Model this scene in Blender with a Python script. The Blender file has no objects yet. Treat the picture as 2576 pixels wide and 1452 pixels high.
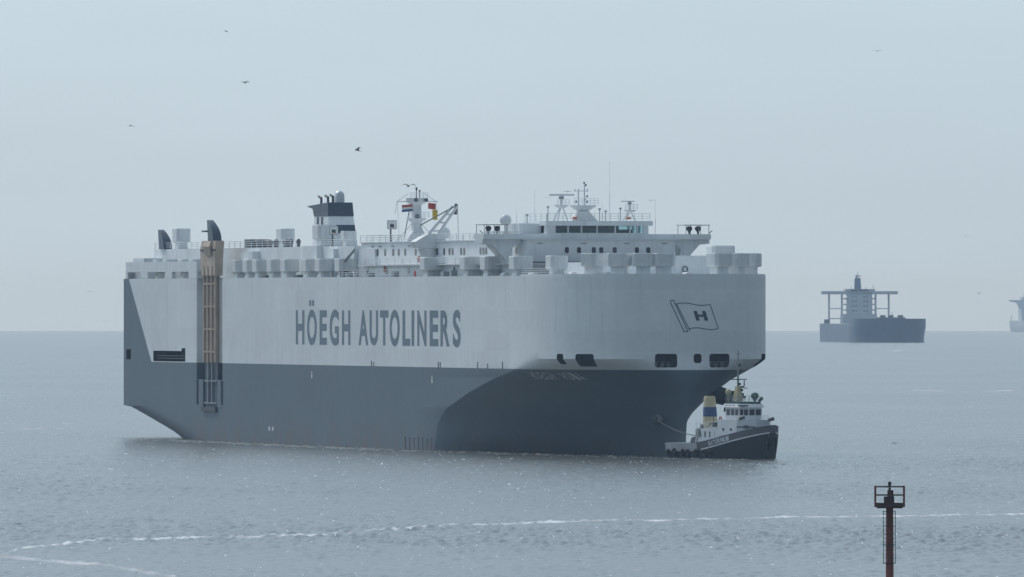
import bpy, bmesh, math, random
import numpy as np
from mathutils import Vector, Matrix
random.seed(7)
rng = np.random.default_rng(5)
scene = bpy.context.scene
col = scene.collection
R = math.radians

# ------------------------------------------------------------------ camera, sky, sun, exposure
CAM_H = 21.2
EARTH = 6371000.0
cam_d = bpy.data.cameras.new('camera'); cam = bpy.data.objects.new('camera', cam_d); col.objects.link(cam)
cam_d.sensor_width = 36.0
cam_d.lens = 36.0 * 28500.0 / 2576.0
cam_d.clip_start = 1.0; cam_d.clip_end = 120000.0
cam.location = (0, 0, CAM_H)
cam.rotation_euler = (R(90) + math.atan((759.5 - 726.0) / 28500.0), 0, 0)
scene.camera = cam

SUN_AZ, SUN_EL = R(-33), R(43)          # azimuth to the right of straight ahead
world = bpy.data.worlds.new('World'); scene.world = world; world.use_nodes = True
wn = world.node_tree; wn.nodes.clear()
w_out = wn.nodes.new('ShaderNodeOutputWorld'); w_bg = wn.nodes.new('ShaderNodeBackground')
w_sky = wn.nodes.new('ShaderNodeTexSky'); w_sky.sky_type = 'NISHITA'; w_sky.sun_disc = False
w_sky.sun_elevation = SUN_EL; w_sky.sun_rotation = SUN_AZ
w_sky.air_density = 1.0; w_sky.dust_density = 1.0; w_sky.ozone_density = 2.5
w_mix = wn.nodes.new('ShaderNodeMix'); w_mix.data_type = 'RGBA'
w_mix.inputs[0].default_value = 0.82
# thin veil of high cloud, smoothly brighter towards the sun
w_tc = wn.nodes.new('ShaderNodeTexCoord'); w_dot = wn.nodes.new('ShaderNodeVectorMath'); w_dot.operation = 'DOT_PRODUCT'
w_dot.inputs[1].default_value = (math.sin(SUN_AZ)*math.cos(SUN_EL), math.cos(SUN_AZ)*math.cos(SUN_EL), math.sin(SUN_EL))
w_nrm = wn.nodes.new('ShaderNodeVectorMath'); w_nrm.operation = 'NORMALIZE'
wn.links.new(w_tc.outputs['Generated'], w_nrm.inputs[0]); wn.links.new(w_nrm.outputs[0], w_dot.inputs[0])
w_mr = wn.nodes.new('ShaderNodeMapRange'); w_mr.inputs[1].default_value = -1; w_mr.inputs[2].default_value = 1
w_mr.inputs[3].default_value = 0.0; w_mr.inputs[4].default_value = 1.0
wn.links.new(w_dot.outputs['Value'], w_mr.inputs[0])
w_pow = wn.nodes.new('ShaderNodeMath'); w_pow.operation = 'POWER'; w_pow.inputs[1].default_value = 4.0
w_mad = wn.nodes.new('ShaderNodeMath'); w_mad.operation = 'MULTIPLY_ADD'; w_mad.inputs[1].default_value = 1.5; w_mad.inputs[2].default_value = 0.54
wn.links.new(w_mr.outputs[0], w_pow.inputs[0]); wn.links.new(w_pow.outputs[0], w_mad.inputs[0])
# faint uneven layers in the veil
w_map = wn.nodes.new('ShaderNodeMapping'); w_map.inputs['Scale'].default_value = (9, 9, 55)
w_nz = wn.nodes.new('ShaderNodeTexNoise'); w_nz.inputs['Scale'].default_value = 1.0; w_nz.inputs['Detail'].default_value = 3
wn.links.new(w_nrm.outputs[0], w_map.inputs[0]); wn.links.new(w_map.outputs[0], w_nz.inputs['Vector'])
w_nr = wn.nodes.new('ShaderNodeMapRange'); w_nr.inputs[1].default_value = 0.3; w_nr.inputs[2].default_value = 0.7
w_nr.inputs[3].default_value = 0.94; w_nr.inputs[4].default_value = 1.06
wn.links.new(w_nz.outputs[0], w_nr.inputs[0])
w_f = wn.nodes.new('ShaderNodeMath'); w_f.operation = 'MULTIPLY'
wn.links.new(w_mad.outputs[0], w_f.inputs[0]); wn.links.new(w_nr.outputs[0], w_f.inputs[1])
w_veil = wn.nodes.new('ShaderNodeMix'); w_veil.data_type = 'RGBA'; w_veil.blend_type = 'MULTIPLY'; w_veil.inputs[0].default_value = 1
w_veil.inputs[6].default_value = (4.2, 5.42, 6.5, 1)
wn.links.new(w_f.outputs[0], w_veil.inputs[7]); wn.links.new(w_veil.outputs[2], w_mix.inputs[7])
wn.links.new(w_sky.outputs[0], w_mix.inputs[6])
wn.links.new(w_mix.outputs[2], w_bg.inputs[0])
w_bg.inputs[1].default_value = 0.1
wn.links.new(w_bg.outputs[0], w_out.inputs[0])

sun_d = bpy.data.lights.new('sun', 'SUN'); sun_o = bpy.data.objects.new('sun', sun_d); col.objects.link(sun_o)
sun_d.energy = 1.5; sun_d.angle = R(10); sun_d.color = (1.0, 0.93, 0.84)
sdir = Vector((math.sin(SUN_AZ) * math.cos(SUN_EL), math.cos(SUN_AZ) * math.cos(SUN_EL), math.sin(SUN_EL)))
sun_o.rotation_euler = sdir.to_track_quat('Z', 'Y').to_euler()
sun_o.location = (0, 0, 300)

scene.view_settings.view_transform = 'Standard'; scene.view_settings.look = 'None'
scene.view_settings.exposure = 0.0; scene.view_settings.gamma = 1.0
scene.view_settings.use_curve_mapping = False
scene.render.engine = 'CYCLES'
scene.cycles.use_denoising = True
scene.cycles.denoiser = 'OPENIMAGEDENOISE'; scene.cycles.denoising_input_passes = 'RGB_ALBEDO_NORMAL'; scene.cycles.denoising_prefilter = 'ACCURATE'
scene.cycles.max_bounces = 6; scene.cycles.volume_bounces = 2
scene.cycles.use_adaptive_sampling = False
scene.cycles.caustics_reflective = False; scene.cycles.caustics_refractive = False
scene.cycles.sample_clamp_indirect = 4.0

# ------------------------------------------------------------------ helpers
def drop(r):                     # fall of the sea surface with range
    return -r * r / (2 * EARTH)

def mat(name, colr, rough=0.5, var=0.08, scale=0.35, streak=0.0, metallic=0.0, rust=0.0):
    m = bpy.data.materials.new(name); m.use_nodes = True
    nt = m.node_tree; b = nt.nodes['Principled BSDF']
    b.inputs['Roughness'].default_value = rough; b.inputs['Metallic'].default_value = metallic
    tc = nt.nodes.new('ShaderNodeTexCoord')
    nz = nt.nodes.new('ShaderNodeTexNoise'); nz.inputs['Scale'].default_value = scale; nz.inputs['Detail'].default_value = 5
    nt.links.new(tc.outputs['Object'], nz.inputs['Vector'])
    mr = nt.nodes.new('ShaderNodeMapRange'); mr.inputs[1].default_value = 0.3; mr.inputs[2].default_value = 0.7
    mr.inputs[3].default_value = 1 - var; mr.inputs[4].default_value = 1 + var
    nt.links.new(nz.outputs[0], mr.inputs[0])
    mul = nt.nodes.new('ShaderNodeMix'); mul.data_type = 'RGBA'; mul.blend_type = 'MULTIPLY'; mul.inputs[0].default_value = 1
    mul.inputs[6].default_value = (*colr, 1)
    nt.links.new(mr.outputs[0], mul.inputs[7])
    last = mul.outputs[2]
    if streak > 0:
        mp = nt.nodes.new('ShaderNodeMapping'); mp.inputs['Scale'].default_value = (1.6, 1.6, 0.06)
        nt.links.new(tc.outputs['Object'], mp.inputs[0])
        n2 = nt.nodes.new('ShaderNodeTexNoise'); n2.inputs['Scale'].default_value = 1.0; n2.inputs['Detail'].default_value = 3
        nt.links.new(mp.outputs[0], n2.inputs['Vector'])
        m2 = nt.nodes.new('ShaderNodeMapRange'); m2.inputs[1].default_value = 0.52; m2.inputs[2].default_value = 0.78
        m2.inputs[3].default_value = 0.0; m2.inputs[4].default_value = streak
        nt.links.new(n2.outputs[0], m2.inputs[0])
        s = nt.nodes.new('ShaderNodeMix'); s.data_type = 'RGBA'
        s.inputs[7].default_value = (0.20, 0.13, 0.08, 1) if rust else (0.16, 0.15, 0.13, 1)
        nt.links.new(last, s.inputs[6]); nt.links.new(m2.outputs[0], s.inputs[0]); last = s.outputs[2]
    nt.links.new(last, b.inputs['Base Color'])
    return m

WHITE = (0.77, 0.80, 0.82)
M = {
    'white': mat('white_paint', WHITE, 0.45, 0.07, 0.5, streak=0.16),
    'vent': mat('vent_white_paint', (0.74, 0.76, 0.77), 0.5, 0.06, 0.8, streak=0.18),
    'inner': mat('opening_shade', (0.05, 0.055, 0.06), 0.7, 0.2, 0.6),  # dark colour paints the shade inside the hull openings
    'deck': mat('deck_paint', (0.30, 0.33, 0.32), 0.7, 0.15, 0.3),
    'navy': mat('navy_paint', (0.035, 0.055, 0.085), 0.45, 0.12, 0.5),
    'letter': mat('letter_paint', (0.105, 0.155, 0.205), 0.5, 0.10, 0.6),
    'black': mat('black_fitting', (0.03, 0.033, 0.037), 0.55, 0.2, 0.7),
    'dark': mat('dark_grey_fitting', (0.09, 0.10, 0.11), 0.55, 0.2, 0.7),
    'grey': mat('grey_fitting', (0.30, 0.33, 0.35), 0.5, 0.12, 0.7),
    'tan': mat('tan_ramp_paint', (0.55, 0.43, 0.34), 0.6, 0.15, 0.5, streak=0.3, rust=1),
    'tan_d': mat('tan_ramp_plate', (0.40, 0.33, 0.26), 0.65, 0.15, 0.4, streak=0.3, rust=1),
    'flange': mat('weathered_flange_paint', (0.44, 0.42, 0.38), 0.6, 0.12, 0.5, streak=0.3, rust=1),
    'cream': mat('cream_paint', (0.52, 0.44, 0.26), 0.5, 0.1, 0.6),
    'ramp_grey': mat('ramp_grey_paint', (0.05, 0.068, 0.092), 0.6, 0.15, 0.5),
    'steel': mat('bare_steel', (0.55, 0.56, 0.57), 0.3, 0.06, 0.7, metallic=0.85),
    'glass': mat('dark_window_glass', (0.018, 0.024, 0.03), 0.08, 0.1, 1.0),
    'red': mat('red_paint', (0.45, 0.04, 0.03), 0.5, 0.1, 1.0),
    'orange': mat('orange_paint', (0.6, 0.12, 0.03), 0.5, 0.1, 1.0),
    'yellow': mat('yellow_cloth', (0.62, 0.42, 0.03), 0.8, 0.1, 1.0),
    'clothblue': mat('blue_cloth', (0.05, 0.09, 0.25), 0.8, 0.1, 1.0),
    'clothwhite': mat('white_cloth', (0.7, 0.7, 0.7), 0.8, 0.05, 1.0),
    'bluepaint': mat('blue_funnel_paint', (0.03, 0.07, 0.19), 0.5, 0.1, 0.7),
    'greenpaint': mat('green_paint', (0.03, 0.10, 0.075), 0.6, 0.15, 0.7),
    'tugwhite': mat('tug_white_paint', (0.70, 0.71, 0.74), 0.4, 0.05, 0.9, streak=0.12, rust=1),
    'tuggrey': mat('tug_bulwark_paint', (0.10, 0.102, 0.115), 0.55, 0.12, 0.9, streak=0.2, rust=1),
    'tugpale': mat('tug_stern_bulwark_tone', (0.42, 0.43, 0.45), 0.55, 0.12, 0.9, streak=0.35, rust=1),  # paler than the forward part of the same bulwark
    'tugblack': mat('tug_hull_paint', (0.011, 0.012, 0.015), 0.75, 0.2, 0.8),
    'rubber': mat('black_rubber', (0.02, 0.02, 0.02), 0.85, 0.2, 1.5),
    'rustpole': mat('rusty_red_paint', (0.22, 0.055, 0.04), 0.7, 0.3, 2.2, streak=0.35, rust=1),
    'rustdark': mat('rusty_dark_steel', (0.085, 0.045, 0.037), 0.75, 0.25, 3.0),
    'gull': mat('gull_plumage', (0.30, 0.30, 0.30), 0.8, 0.15, 3.0),
    'gulldark': mat('dark_plumage', (0.05, 0.047, 0.043), 0.85, 0.2, 3.0),
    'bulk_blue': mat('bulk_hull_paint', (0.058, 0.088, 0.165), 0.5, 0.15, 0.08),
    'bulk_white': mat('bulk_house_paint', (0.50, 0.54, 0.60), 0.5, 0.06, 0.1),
    'rope': mat('tow_rope', (0.28, 0.28, 0.28), 0.9, 0.1, 3.0),
}

def clear_glass():
    m = bpy.data.materials.new('tinted_window_glass'); m.use_nodes = True; nt = m.node_tree; nt.nodes.clear()
    o = nt.nodes.new('ShaderNodeOutputMaterial'); mx = nt.nodes.new('ShaderNodeMixShader'); mx.inputs[0].default_value = 0.08
    t = nt.nodes.new('ShaderNodeBsdfTransparent'); t.inputs[0].default_value = (0.62, 0.80, 0.82, 1)
    g = nt.nodes.new('ShaderNodeBsdfGlossy'); g.inputs['Roughness'].default_value = 0.05
    nt.links.new(t.outputs[0], mx.inputs[1]); nt.links.new(g.outputs[0], mx.inputs[2]); nt.links.new(mx.outputs[0], o.inputs[0]); return m
M['clear'] = clear_glass()

class MB:
    def __init__(self): self.v = []; self.f = []
    def box(self, x0, x1, y0, y1, z0, z1, T=None):
        n = len(self.v)
        p = [(x0,y0,z0),(x1,y0,z0),(x1,y1,z0),(x0,y1,z0),(x0,y0,z1),(x1,y0,z1),(x1,y1,z1),(x0,y1,z1)]
        if T is not None: p = [tuple(T @ Vector(q)) for q in p]
        self.v += p
        self.f += [tuple(n+i for i in q) for q in ((3,2,1,0),(4,5,6,7),(0,1,5,4),(1,2,6,5),(2,3,7,6),(3,0,4,7))]
        return self
    def loft(self, rings, cap=True):
        n = len(self.v); k = len(rings[0])
        for r in rings: self.v += [tuple(q) for q in r]
        for j in range(len(rings) - 1):
            for i in range(k):
                a = n + j*k + i; b = n + j*k + (i+1) % k
                self.f.append((a, b, b + k, a + k))
        if cap:
            self.f.append(tuple(n + i for i in reversed(range(k))))
            self.f.append(tuple(n + (len(rings)-1)*k + i for i in range(k)))
        return self
    def tube(self, a, b, r0, r1=None, k=8):
        a = Vector(a); b = Vector(b); r1 = r0 if r1 is None else r1
        d = (b - a).normalized()
        u = d.orthogonal().normalized(); w = d.cross(u)
        ring = lambda c, r: [c + (u*math.cos(t) + w*math.sin(t))*r for t in [2*math.pi*i/k for i in range(k)]]
        return self.loft([ring(a, r0), ring(b, r1)])
    def lathe(self, cx, cy, prof, k=14):
        return self.loft([[(cx + r*math.cos(2*math.pi*i/k), cy + r*math.sin(2*math.pi*i/k), z) for i in range(k)] for r, z in prof])
    def prism(self, poly, axis, a0, a1):
        """polygon in the two other axes, extruded along axis"""
        def mk(p, a):
            return {'x': (a, p[0], p[1]), 'y': (p[0], a, p[1]), 'z': (p[0], p[1], a)}[axis]
        return self.loft([[mk(p, a0) for p in poly], [mk(p, a1) for p in poly]])
    def poly(self, pts):
        n = len(self.v); self.v += [tuple(p) for p in pts]; self.f.append(tuple(range(n, n+len(pts)))); return self
    def mesh(self, name, m, smooth=None):
        me = bpy.data.meshes.new(name); me.from_pydata(self.v, [], self.f); me.validate()
        bm = bmesh.new(); bm.from_mesh(me); bmesh.ops.recalc_face_normals(bm, faces=bm.faces); bm.to_mesh(me); bm.free()
        if smooth:
            me.polygons.foreach_set('use_smooth', [True]*len(me.polygons)); me.set_sharp_from_angle(angle=R(smooth))
        me.materials.append(m); return me
    def build(self, name, m, parent=None, smooth=None, label=None):
        o = bpy.data.objects.new(name, self.mesh(name, m, smooth)); col.objects.link(o)
        if parent is not None: o.parent = parent
        if label: o['label'] = label
        return o

def link(name, me, parent=None, loc=(0,0,0), rz=0.0):
    o = bpy.data.objects.new(name, me); col.objects.link(o)
    o.parent = parent; o.location = loc; o.rotation_euler = (0, 0, rz); return o
def thing(name, label, cat, loc, rz=0.0, group=None):
    o = bpy.data.objects.new(name, None); col.objects.link(o); o.location = loc; o.rotation_euler = (0, 0, rz)
    o.empty_display_size = 1.0
    o['label'] = label; o['category'] = cat
    if group: o['group'] = group
    return o

# ------------------------------------------------------------------ sea (one sheet curving to the horizon)
def make_sea():
    fine = np.linspace(R(-3.5), R(3.5), 660)
    left = np.concatenate([np.linspace(R(-180), R(-20), 28), np.linspace(R(-16), R(-3.7), 12)])
    az = np.concatenate([left, fine, -left[::-1]])
    rows = [2.0]
    while rows[-1] < 760: rows.append(rows[-1] * 1.16)
    rows[-1] = 760.0
    while rows[-1] < 2300: rows.append(rows[-1] * 1.0013)
    while rows[-1] < 26000: rows.append(rows[-1] * 1.006)
    r = np.array(rows)
    A, RR = np.meshgrid(az, r)
    x = RR*np.sin(A); y = RR*np.cos(A)
    z = -RR**2 / (2*EARTH)
    infan = (np.abs(A) < R(3.52)).astype(float)
    amp = np.clip((RR-740)/40, 0, 1) * infan * np.clip((2320-RR)/900, 0, 1)
    hh = np.zeros_like(x)
    far = np.clip((5200-RR)/2400, 0, 1)
    for i in range(64):                      # short-crested wind chop
        lx = 0.95 * (7.0/0.95)**rng.uniform(0, 1); ly = 4.4 * (15/4.4)**rng.uniform(0, 1)
        a = 0.0058 * (lx*ly)**0.28 * rng.uniform(0.6, 1.4)
        fade = np.clip((lx*0.42 - RR*R(7.0)/660)/(lx*0.15), 0, 1) * np.clip((ly*0.40 - RR*0.0013)/(ly*0.10), 0, 1)
        ph = 2*math.pi*(rng.choice([-1, 1])*x/lx + y/ly) + rng.uniform(0, 6.28)
        hh += a * fade * far * (np.sin(ph) + 0.2*np.sin(2*ph+0.4))
    # patches of rougher and smoother water
    patch = 0.75 + 0.25*np.sin(x/61+0.6*np.sin(y/173)) * np.sin(y/118+0.5+0.7*np.sin(x/47)) + 0.18*np.sin(y/39+x/83)
    chop = 1 + 0.55*np.exp(-((RR-1025)/55)**2)          # rougher strip inside the streak line
    z = z + hh*amp*np.clip(patch, 0.35, 1.3)*chop
    # foam lines: (azimuth mrad, range m)
    foam = np.zeros_like(x)
    Amr = A*1000
    def line(pts, width, strength, breakup, feather=0.25):
        pts = np.array(pts); o = np.argsort(pts[:, 0])
        rr = np.interp(Amr, pts[o, 0], pts[o, 1]) + 1.6*np.sin(Amr*0.83) + 1.0*np.sin(Amr*2.7+1)*np.sin(Amr*0.41)
        inside = np.clip((Amr-pts[o[0],0])/feather, 0, 1)*np.clip((pts[o[-1],0]-Amr)/feather, 0, 1)
        g = np.exp(-((RR-rr)/width)**2)
        s = strength*(1-breakup*(0.5+0.5*np.sin(Amr*0.32+0.7)*np.sin(Amr*0.91+2)))
        return g*inside*s
    L1 = [(-52.21,884),(-45.19,952),(-43.09,980),(-36.42,1015),(-25.54,1022),(-16.07,1036),(-12.21,1054),(-10.11,1063),(-6.95,1077),(0.42,1087),(5.68,1100),(8.84,1104),(12.35,1104),(17.96,1111),(24.98,1123),(32.0,1125),(36.56,1131),(49.54,1144)]
    foam = np.maximum(foam, line(L1, 5.0, 0.88, 0.35))
    foam = np.maximum(foam, line(L1, 15.0, 0.45, 0.6)*(Amr < -8))
    L2 = [(-48.7,962),(-45.19,946),(-41.68,935),(-35.72,915),(-31.86,890),(-29.4,875)]
    foam = np.maximum(foam, line(L2, 11.0, 0.74, 0.3))
    FAR = [((40.07,2754),(45.19,2807)),((34.11,2821),(39.02,2767)),((-45.19,4100),(-42.04,4161)),((-38.88,4071),(-37.12,4100)),((-43.09,2367),(-40.63,2358)),((32.53,5424),(35.51,5479)),((23.4,5370),(25.33,5424)),((40.07,4567),(42.53,4643)),((23.23,4643),(24.98,4682)),((28.49,4130),(32.35,4042)),((-44.49,3040),(-41.33,2994)),((-45.19,1911),(-38.18,1935)),((24.63,2691),(28.49,2741)),((22.7,1366),(27.09,1362)),((-40.98,5594),(-39.58,5594))]
    for i, (a, b) in enumerate(FAR):
        st = (0.98 if i < 2 else rng.uniform(0.66, 0.9)) if a[1] > 1500 else 0.5
        foam = np.maximum(foam, line([a, b], a[1]*rng.uniform(0.006, 0.009), st, 0.5, 1.3))
    # churned water along the hull of the big ship (starboard waterline) and round the tug
    for (px, py, qx, qy, w, s) in ((-54.5,1785,-12.0,1642,9.0,0.40),(-12.0,1642,22.0,1566,10.0,0.36),(18.0,1563,38.0,1535,7.0,0.36)):
        d = np.hypot(qx-px, qy-py); ux, uy = (qx-px)/d, (qy-py)/d
        t = (x-px)*ux + (y-py)*uy; n = (x-px)*uy - (y-py)*ux
        g = np.exp(-((n-7.0)/w)**2) * (t > 0) * (t < d)
        foam = np.maximum(foam, g*s)
    V = np.stack([x, y, z], -1).reshape(-1, 3)
    nr, nc = x.shape
    i = np.arange(nr-1)[:, None]*nc + np.arange(nc-1)[None, :]
    Q = np.stack([i, i+1, i+1+nc, i+nc], -1).reshape(-1, 4)
    i0 = np.arange(nr-1)*nc + nc-1; j0 = np.arange(nr-1)*nc     # az -180 and 180 meet: share the seam by closing it
    me = bpy.data.meshes.new('sea')
    me.vertices.add(len(V)); me.vertices.foreach_set('co', V.ravel().astype(np.float32))
    me.loops.add(Q.size); me.loops.foreach_set('vertex_index', Q.ravel().astype(np.int32))
    me.polygons.add(len(Q)); me.polygons.foreach_set('loop_start', np.arange(0, Q.size, 4, dtype=np.int32))
    me.polygons.foreach_set('use_smooth', np.ones(len(Q), dtype=bool))
    at = me.attributes.new('foam', 'FLOAT', 'POINT'); at.data.foreach_set('value', foam.ravel().astype(np.float32))
    me.update(calc_edges=True)
    o = bpy.data.objects.new('sea', me); col.objects.link(o); o['kind'] = 'structure'
    o['label'] = 'grey rippled sea with thin foam streaks reaching the hazy horizon'
    m = bpy.data.materials.new('sea_water'); m.use_nodes = True; nt = m.node_tree; b = nt.nodes['Principled BSDF']
    L = nt.links.new
    b.inputs['IOR'].default_value = 1.333
    geo = nt.nodes.new('ShaderNodeNewGeometry')
    def noise(scale, stretch, detail, rough=0.55):
        mp = nt.nodes.new('ShaderNodeMapping'); mp.inputs['Scale'].default_value = stretch; mp.inputs['Rotation'].default_value = (0, 0, R(20))
        L(geo.outputs['Position'], mp.inputs[0])
        n = nt.nodes.new('ShaderNodeTexNoise'); n.inputs['Scale'].default_value = scale; n.inputs['Detail'].default_value = detail
        n.inputs['Roughness'].default_value = rough; L(mp.outputs[0], n.inputs['Vector']); return n.outputs[0]
    def math_(op, a, bb, clamp=False):
        n = nt.nodes.new('ShaderNodeMath'); n.operation = op; n.use_clamp = clamp
        for s, q in zip(n.inputs, (a, bb)):
            if isinstance(q, (int, float)): s.default_value = q
            else: L(q, s)
        return n.outputs[0]
    n1 = noise(1.1, (1, 0.6, 1), 5, 0.6)
    n2 = noise(0.11, (1, 0.8, 1), 3)
    n3 = noise(0.012, (1, 0.45, 1), 3)
    slick = nt.nodes.new('ShaderNodeMapRange'); L(n3, slick.inputs[0])
    slick.inputs[1].default_value = 0.38; slick.inputs[2].default_value = 0.62; slick.inputs[3].default_value = 0.55; slick.inputs[4].default_value = 1.15
    hsum = math_('ADD', math_('MULTIPLY', n1, 0.7), math_('MULTIPLY', n2, 0.6))
    bump = nt.nodes.new('ShaderNodeBump'); bump.inputs['Distance'].default_value = 1.0
    L(math_('MULTIPLY', slick.outputs[0], 0.3), bump.inputs['Strength']); L(hsum, bump.inputs['Height'])
    L(bump.outputs[0], b.inputs['Normal'])
    fa = nt.nodes.new('ShaderNodeAttribute'); fa.attribute_name = 'foam'
    fn = noise(0.5, (1.6, 0.2, 1), 6, 0.75)
    fm = nt.nodes.new('ShaderNodeMapRange')
    L(math_('ADD', math_('MULTIPLY', fa.outputs['Fac'], 0.75), math_('MULTIPLY', fn, 0.62)), fm.inputs[0])
    fm.inputs[1].default_value = 0.56; fm.inputs[2].default_value = 0.92; fm.inputs[3].default_value = 0; fm.inputs[4].default_value = 1
    # a few scattered whitecaps
    wc = noise(0.16, (0.45, 0.16, 1), 4, 0.65)
    wcm = nt.nodes.new('ShaderNodeMapRange'); L(wc, wcm.inputs[0])
    wcm.inputs[1].default_value = 0.76; wcm.inputs[2].default_value = 0.84; wcm.inputs[3].default_value = 0; wcm.inputs[4].default_value = 0.7
    sp = noise(1.5, (1.2, 0.16, 1), 2, 0.5)      # small white foam specks, painting sun glints into the colour
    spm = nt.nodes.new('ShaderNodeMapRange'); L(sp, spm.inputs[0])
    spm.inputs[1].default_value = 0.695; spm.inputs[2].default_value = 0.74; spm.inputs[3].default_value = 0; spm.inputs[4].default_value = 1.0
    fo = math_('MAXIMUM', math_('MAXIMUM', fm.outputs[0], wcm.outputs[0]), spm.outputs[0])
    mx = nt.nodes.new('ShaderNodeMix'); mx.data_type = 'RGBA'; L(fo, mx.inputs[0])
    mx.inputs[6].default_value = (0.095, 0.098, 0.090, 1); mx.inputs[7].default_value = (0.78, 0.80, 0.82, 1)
    L(mx.outputs[2], b.inputs['Base Color'])
    rg = nt.nodes.new('ShaderNodeMapRange'); L(fo, rg.inputs[0]); rg.inputs[3].default_value = 0.21; rg.inputs[4].default_value = 0.8
    L(rg.outputs[0], b.inputs['Roughness'])
    me.materials.append(m)
make_sea()

# ------------------------------------------------------------------ the car carrier
SHIP = thing('car_carrier', 'huge slab-sided car carrier, white above grey, with navy company lettering', 'ship',
             (-46.4, 1809.6, -0.25), -R(73.5))
B = 16.13; ZT = 25.1; ZB = -3.0; ZP = 12.0
LEV = [(-3,177,247.0,1.1,0.5),(0,178,248.0,1.1,0.56),(2,179,248.3,1.1,0.75),(4,180,248.6,1.1,0.96),(6,184,249.0,1.1,1.26),(8.5,196,249.5,1.1,1.7),
       (10.5,208,250.0,1.25,2.1),(12.0,219.5,250.2,1.5,2.5),(13.5,222,250.0,2.8,2.8),(26,222,250.0,2.8,2.8)]
def lev(z):
    for a, b in zip(LEV, LEV[1:]):
        if z <= b[0]:
            t = (z-a[0])/(b[0]-a[0]); return [a[i]+(b[i]-a[i])*t for i in range(1, 5)]
    return list(LEV[-1][1:])
def half_breadth(x, z):
    x0, xt, p, q = lev(z)
    if x <= x0: return B
    t = min(1.0, (x-x0)/(xt-x0)); return B*(max(0.0, 1-t**p))**(1/q)
def front_x(y, z):
    x0, xt, p, q = lev(z); s = min(1.0, abs(y)/B); return x0+(xt-x0)*(max(0.0, 1-s**q))**(1/p)
def zbot(x): return max(ZB, 3.3-0.113*x)

def make_hull():
    zs = [-3,-1,0,1,2,3,4,5,6,7,7.8,8.5,9.2,9.9,10.5,11,11.5,12.0,12.5,13.0,13.5,14.5,16,18,20,22,24,ZT]
    side = [0,3,6,10,15,20,26,32,38,44,50,58,68,80,95,110,125,140,155,168]
    nphi = 48
    V = []; 
    for z in zs:
        x0, xt, p, q = lev(z)
        row = []
        for s in side:
            x = s; zz = z; bb = B
            if z < 5:
                zb = zbot(x)
                zz = zb + (z-ZB)*(5-zb)/(5-ZB)
                if x < 52:
                    k = max(0.0, min(1.0, (zz-zb)/3.2))
                    bb = B*(1-0.30*(1-k)**2.2*(1-x/52))
            row.append((x, bb, zz))
        for i in range(nphi+1):
            a = math.pi/2*i/nphi
            row.append((x0+(xt-x0)*math.sin(a)**(2/p), 0.0 if i == nphi else B*math.cos(a)**(2/q), z))
        V.append(row)
    nc = len(V[0]); verts = []; faces = []
    for sgn in (-1, 1):
        for row in V: verts += [(x, sgn*b, z) for x, b, z in row]
    nr = len(zs); off = nr*nc
    for r in range(nr-1):
        for c in range(nc-1):
            a = r*nc+c
            faces.append((a, a+1, a+1+nc, a+nc)); faces.append((off+a, off+a+nc, off+a+nc+1, off+a+1))
        a = r*nc
        faces.append((a, a+nc, off+a+nc, off+a))
    for c in range(nc-1):
        faces.append((c, off+c, off+c+1, c+1)); a = (nr-1)*nc+c
        faces.append((a, a+1, off+a+1, off+a))
    me = bpy.data.meshes.new('hull'); me.from_pydata(verts, [], faces)
    bm = bmesh.new(); bm.from_mesh(me)
    bmesh.ops.remove_doubles(bm, verts=bm.verts, dist=0.002)
    bmesh.ops.dissolve_degenerate(bm, edges=bm.edges, dist=0.001)
    bmesh.ops.recalc_face_normals(bm, faces=bm.faces); bm.to_mesh(me); bm.free()
    return me

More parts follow.
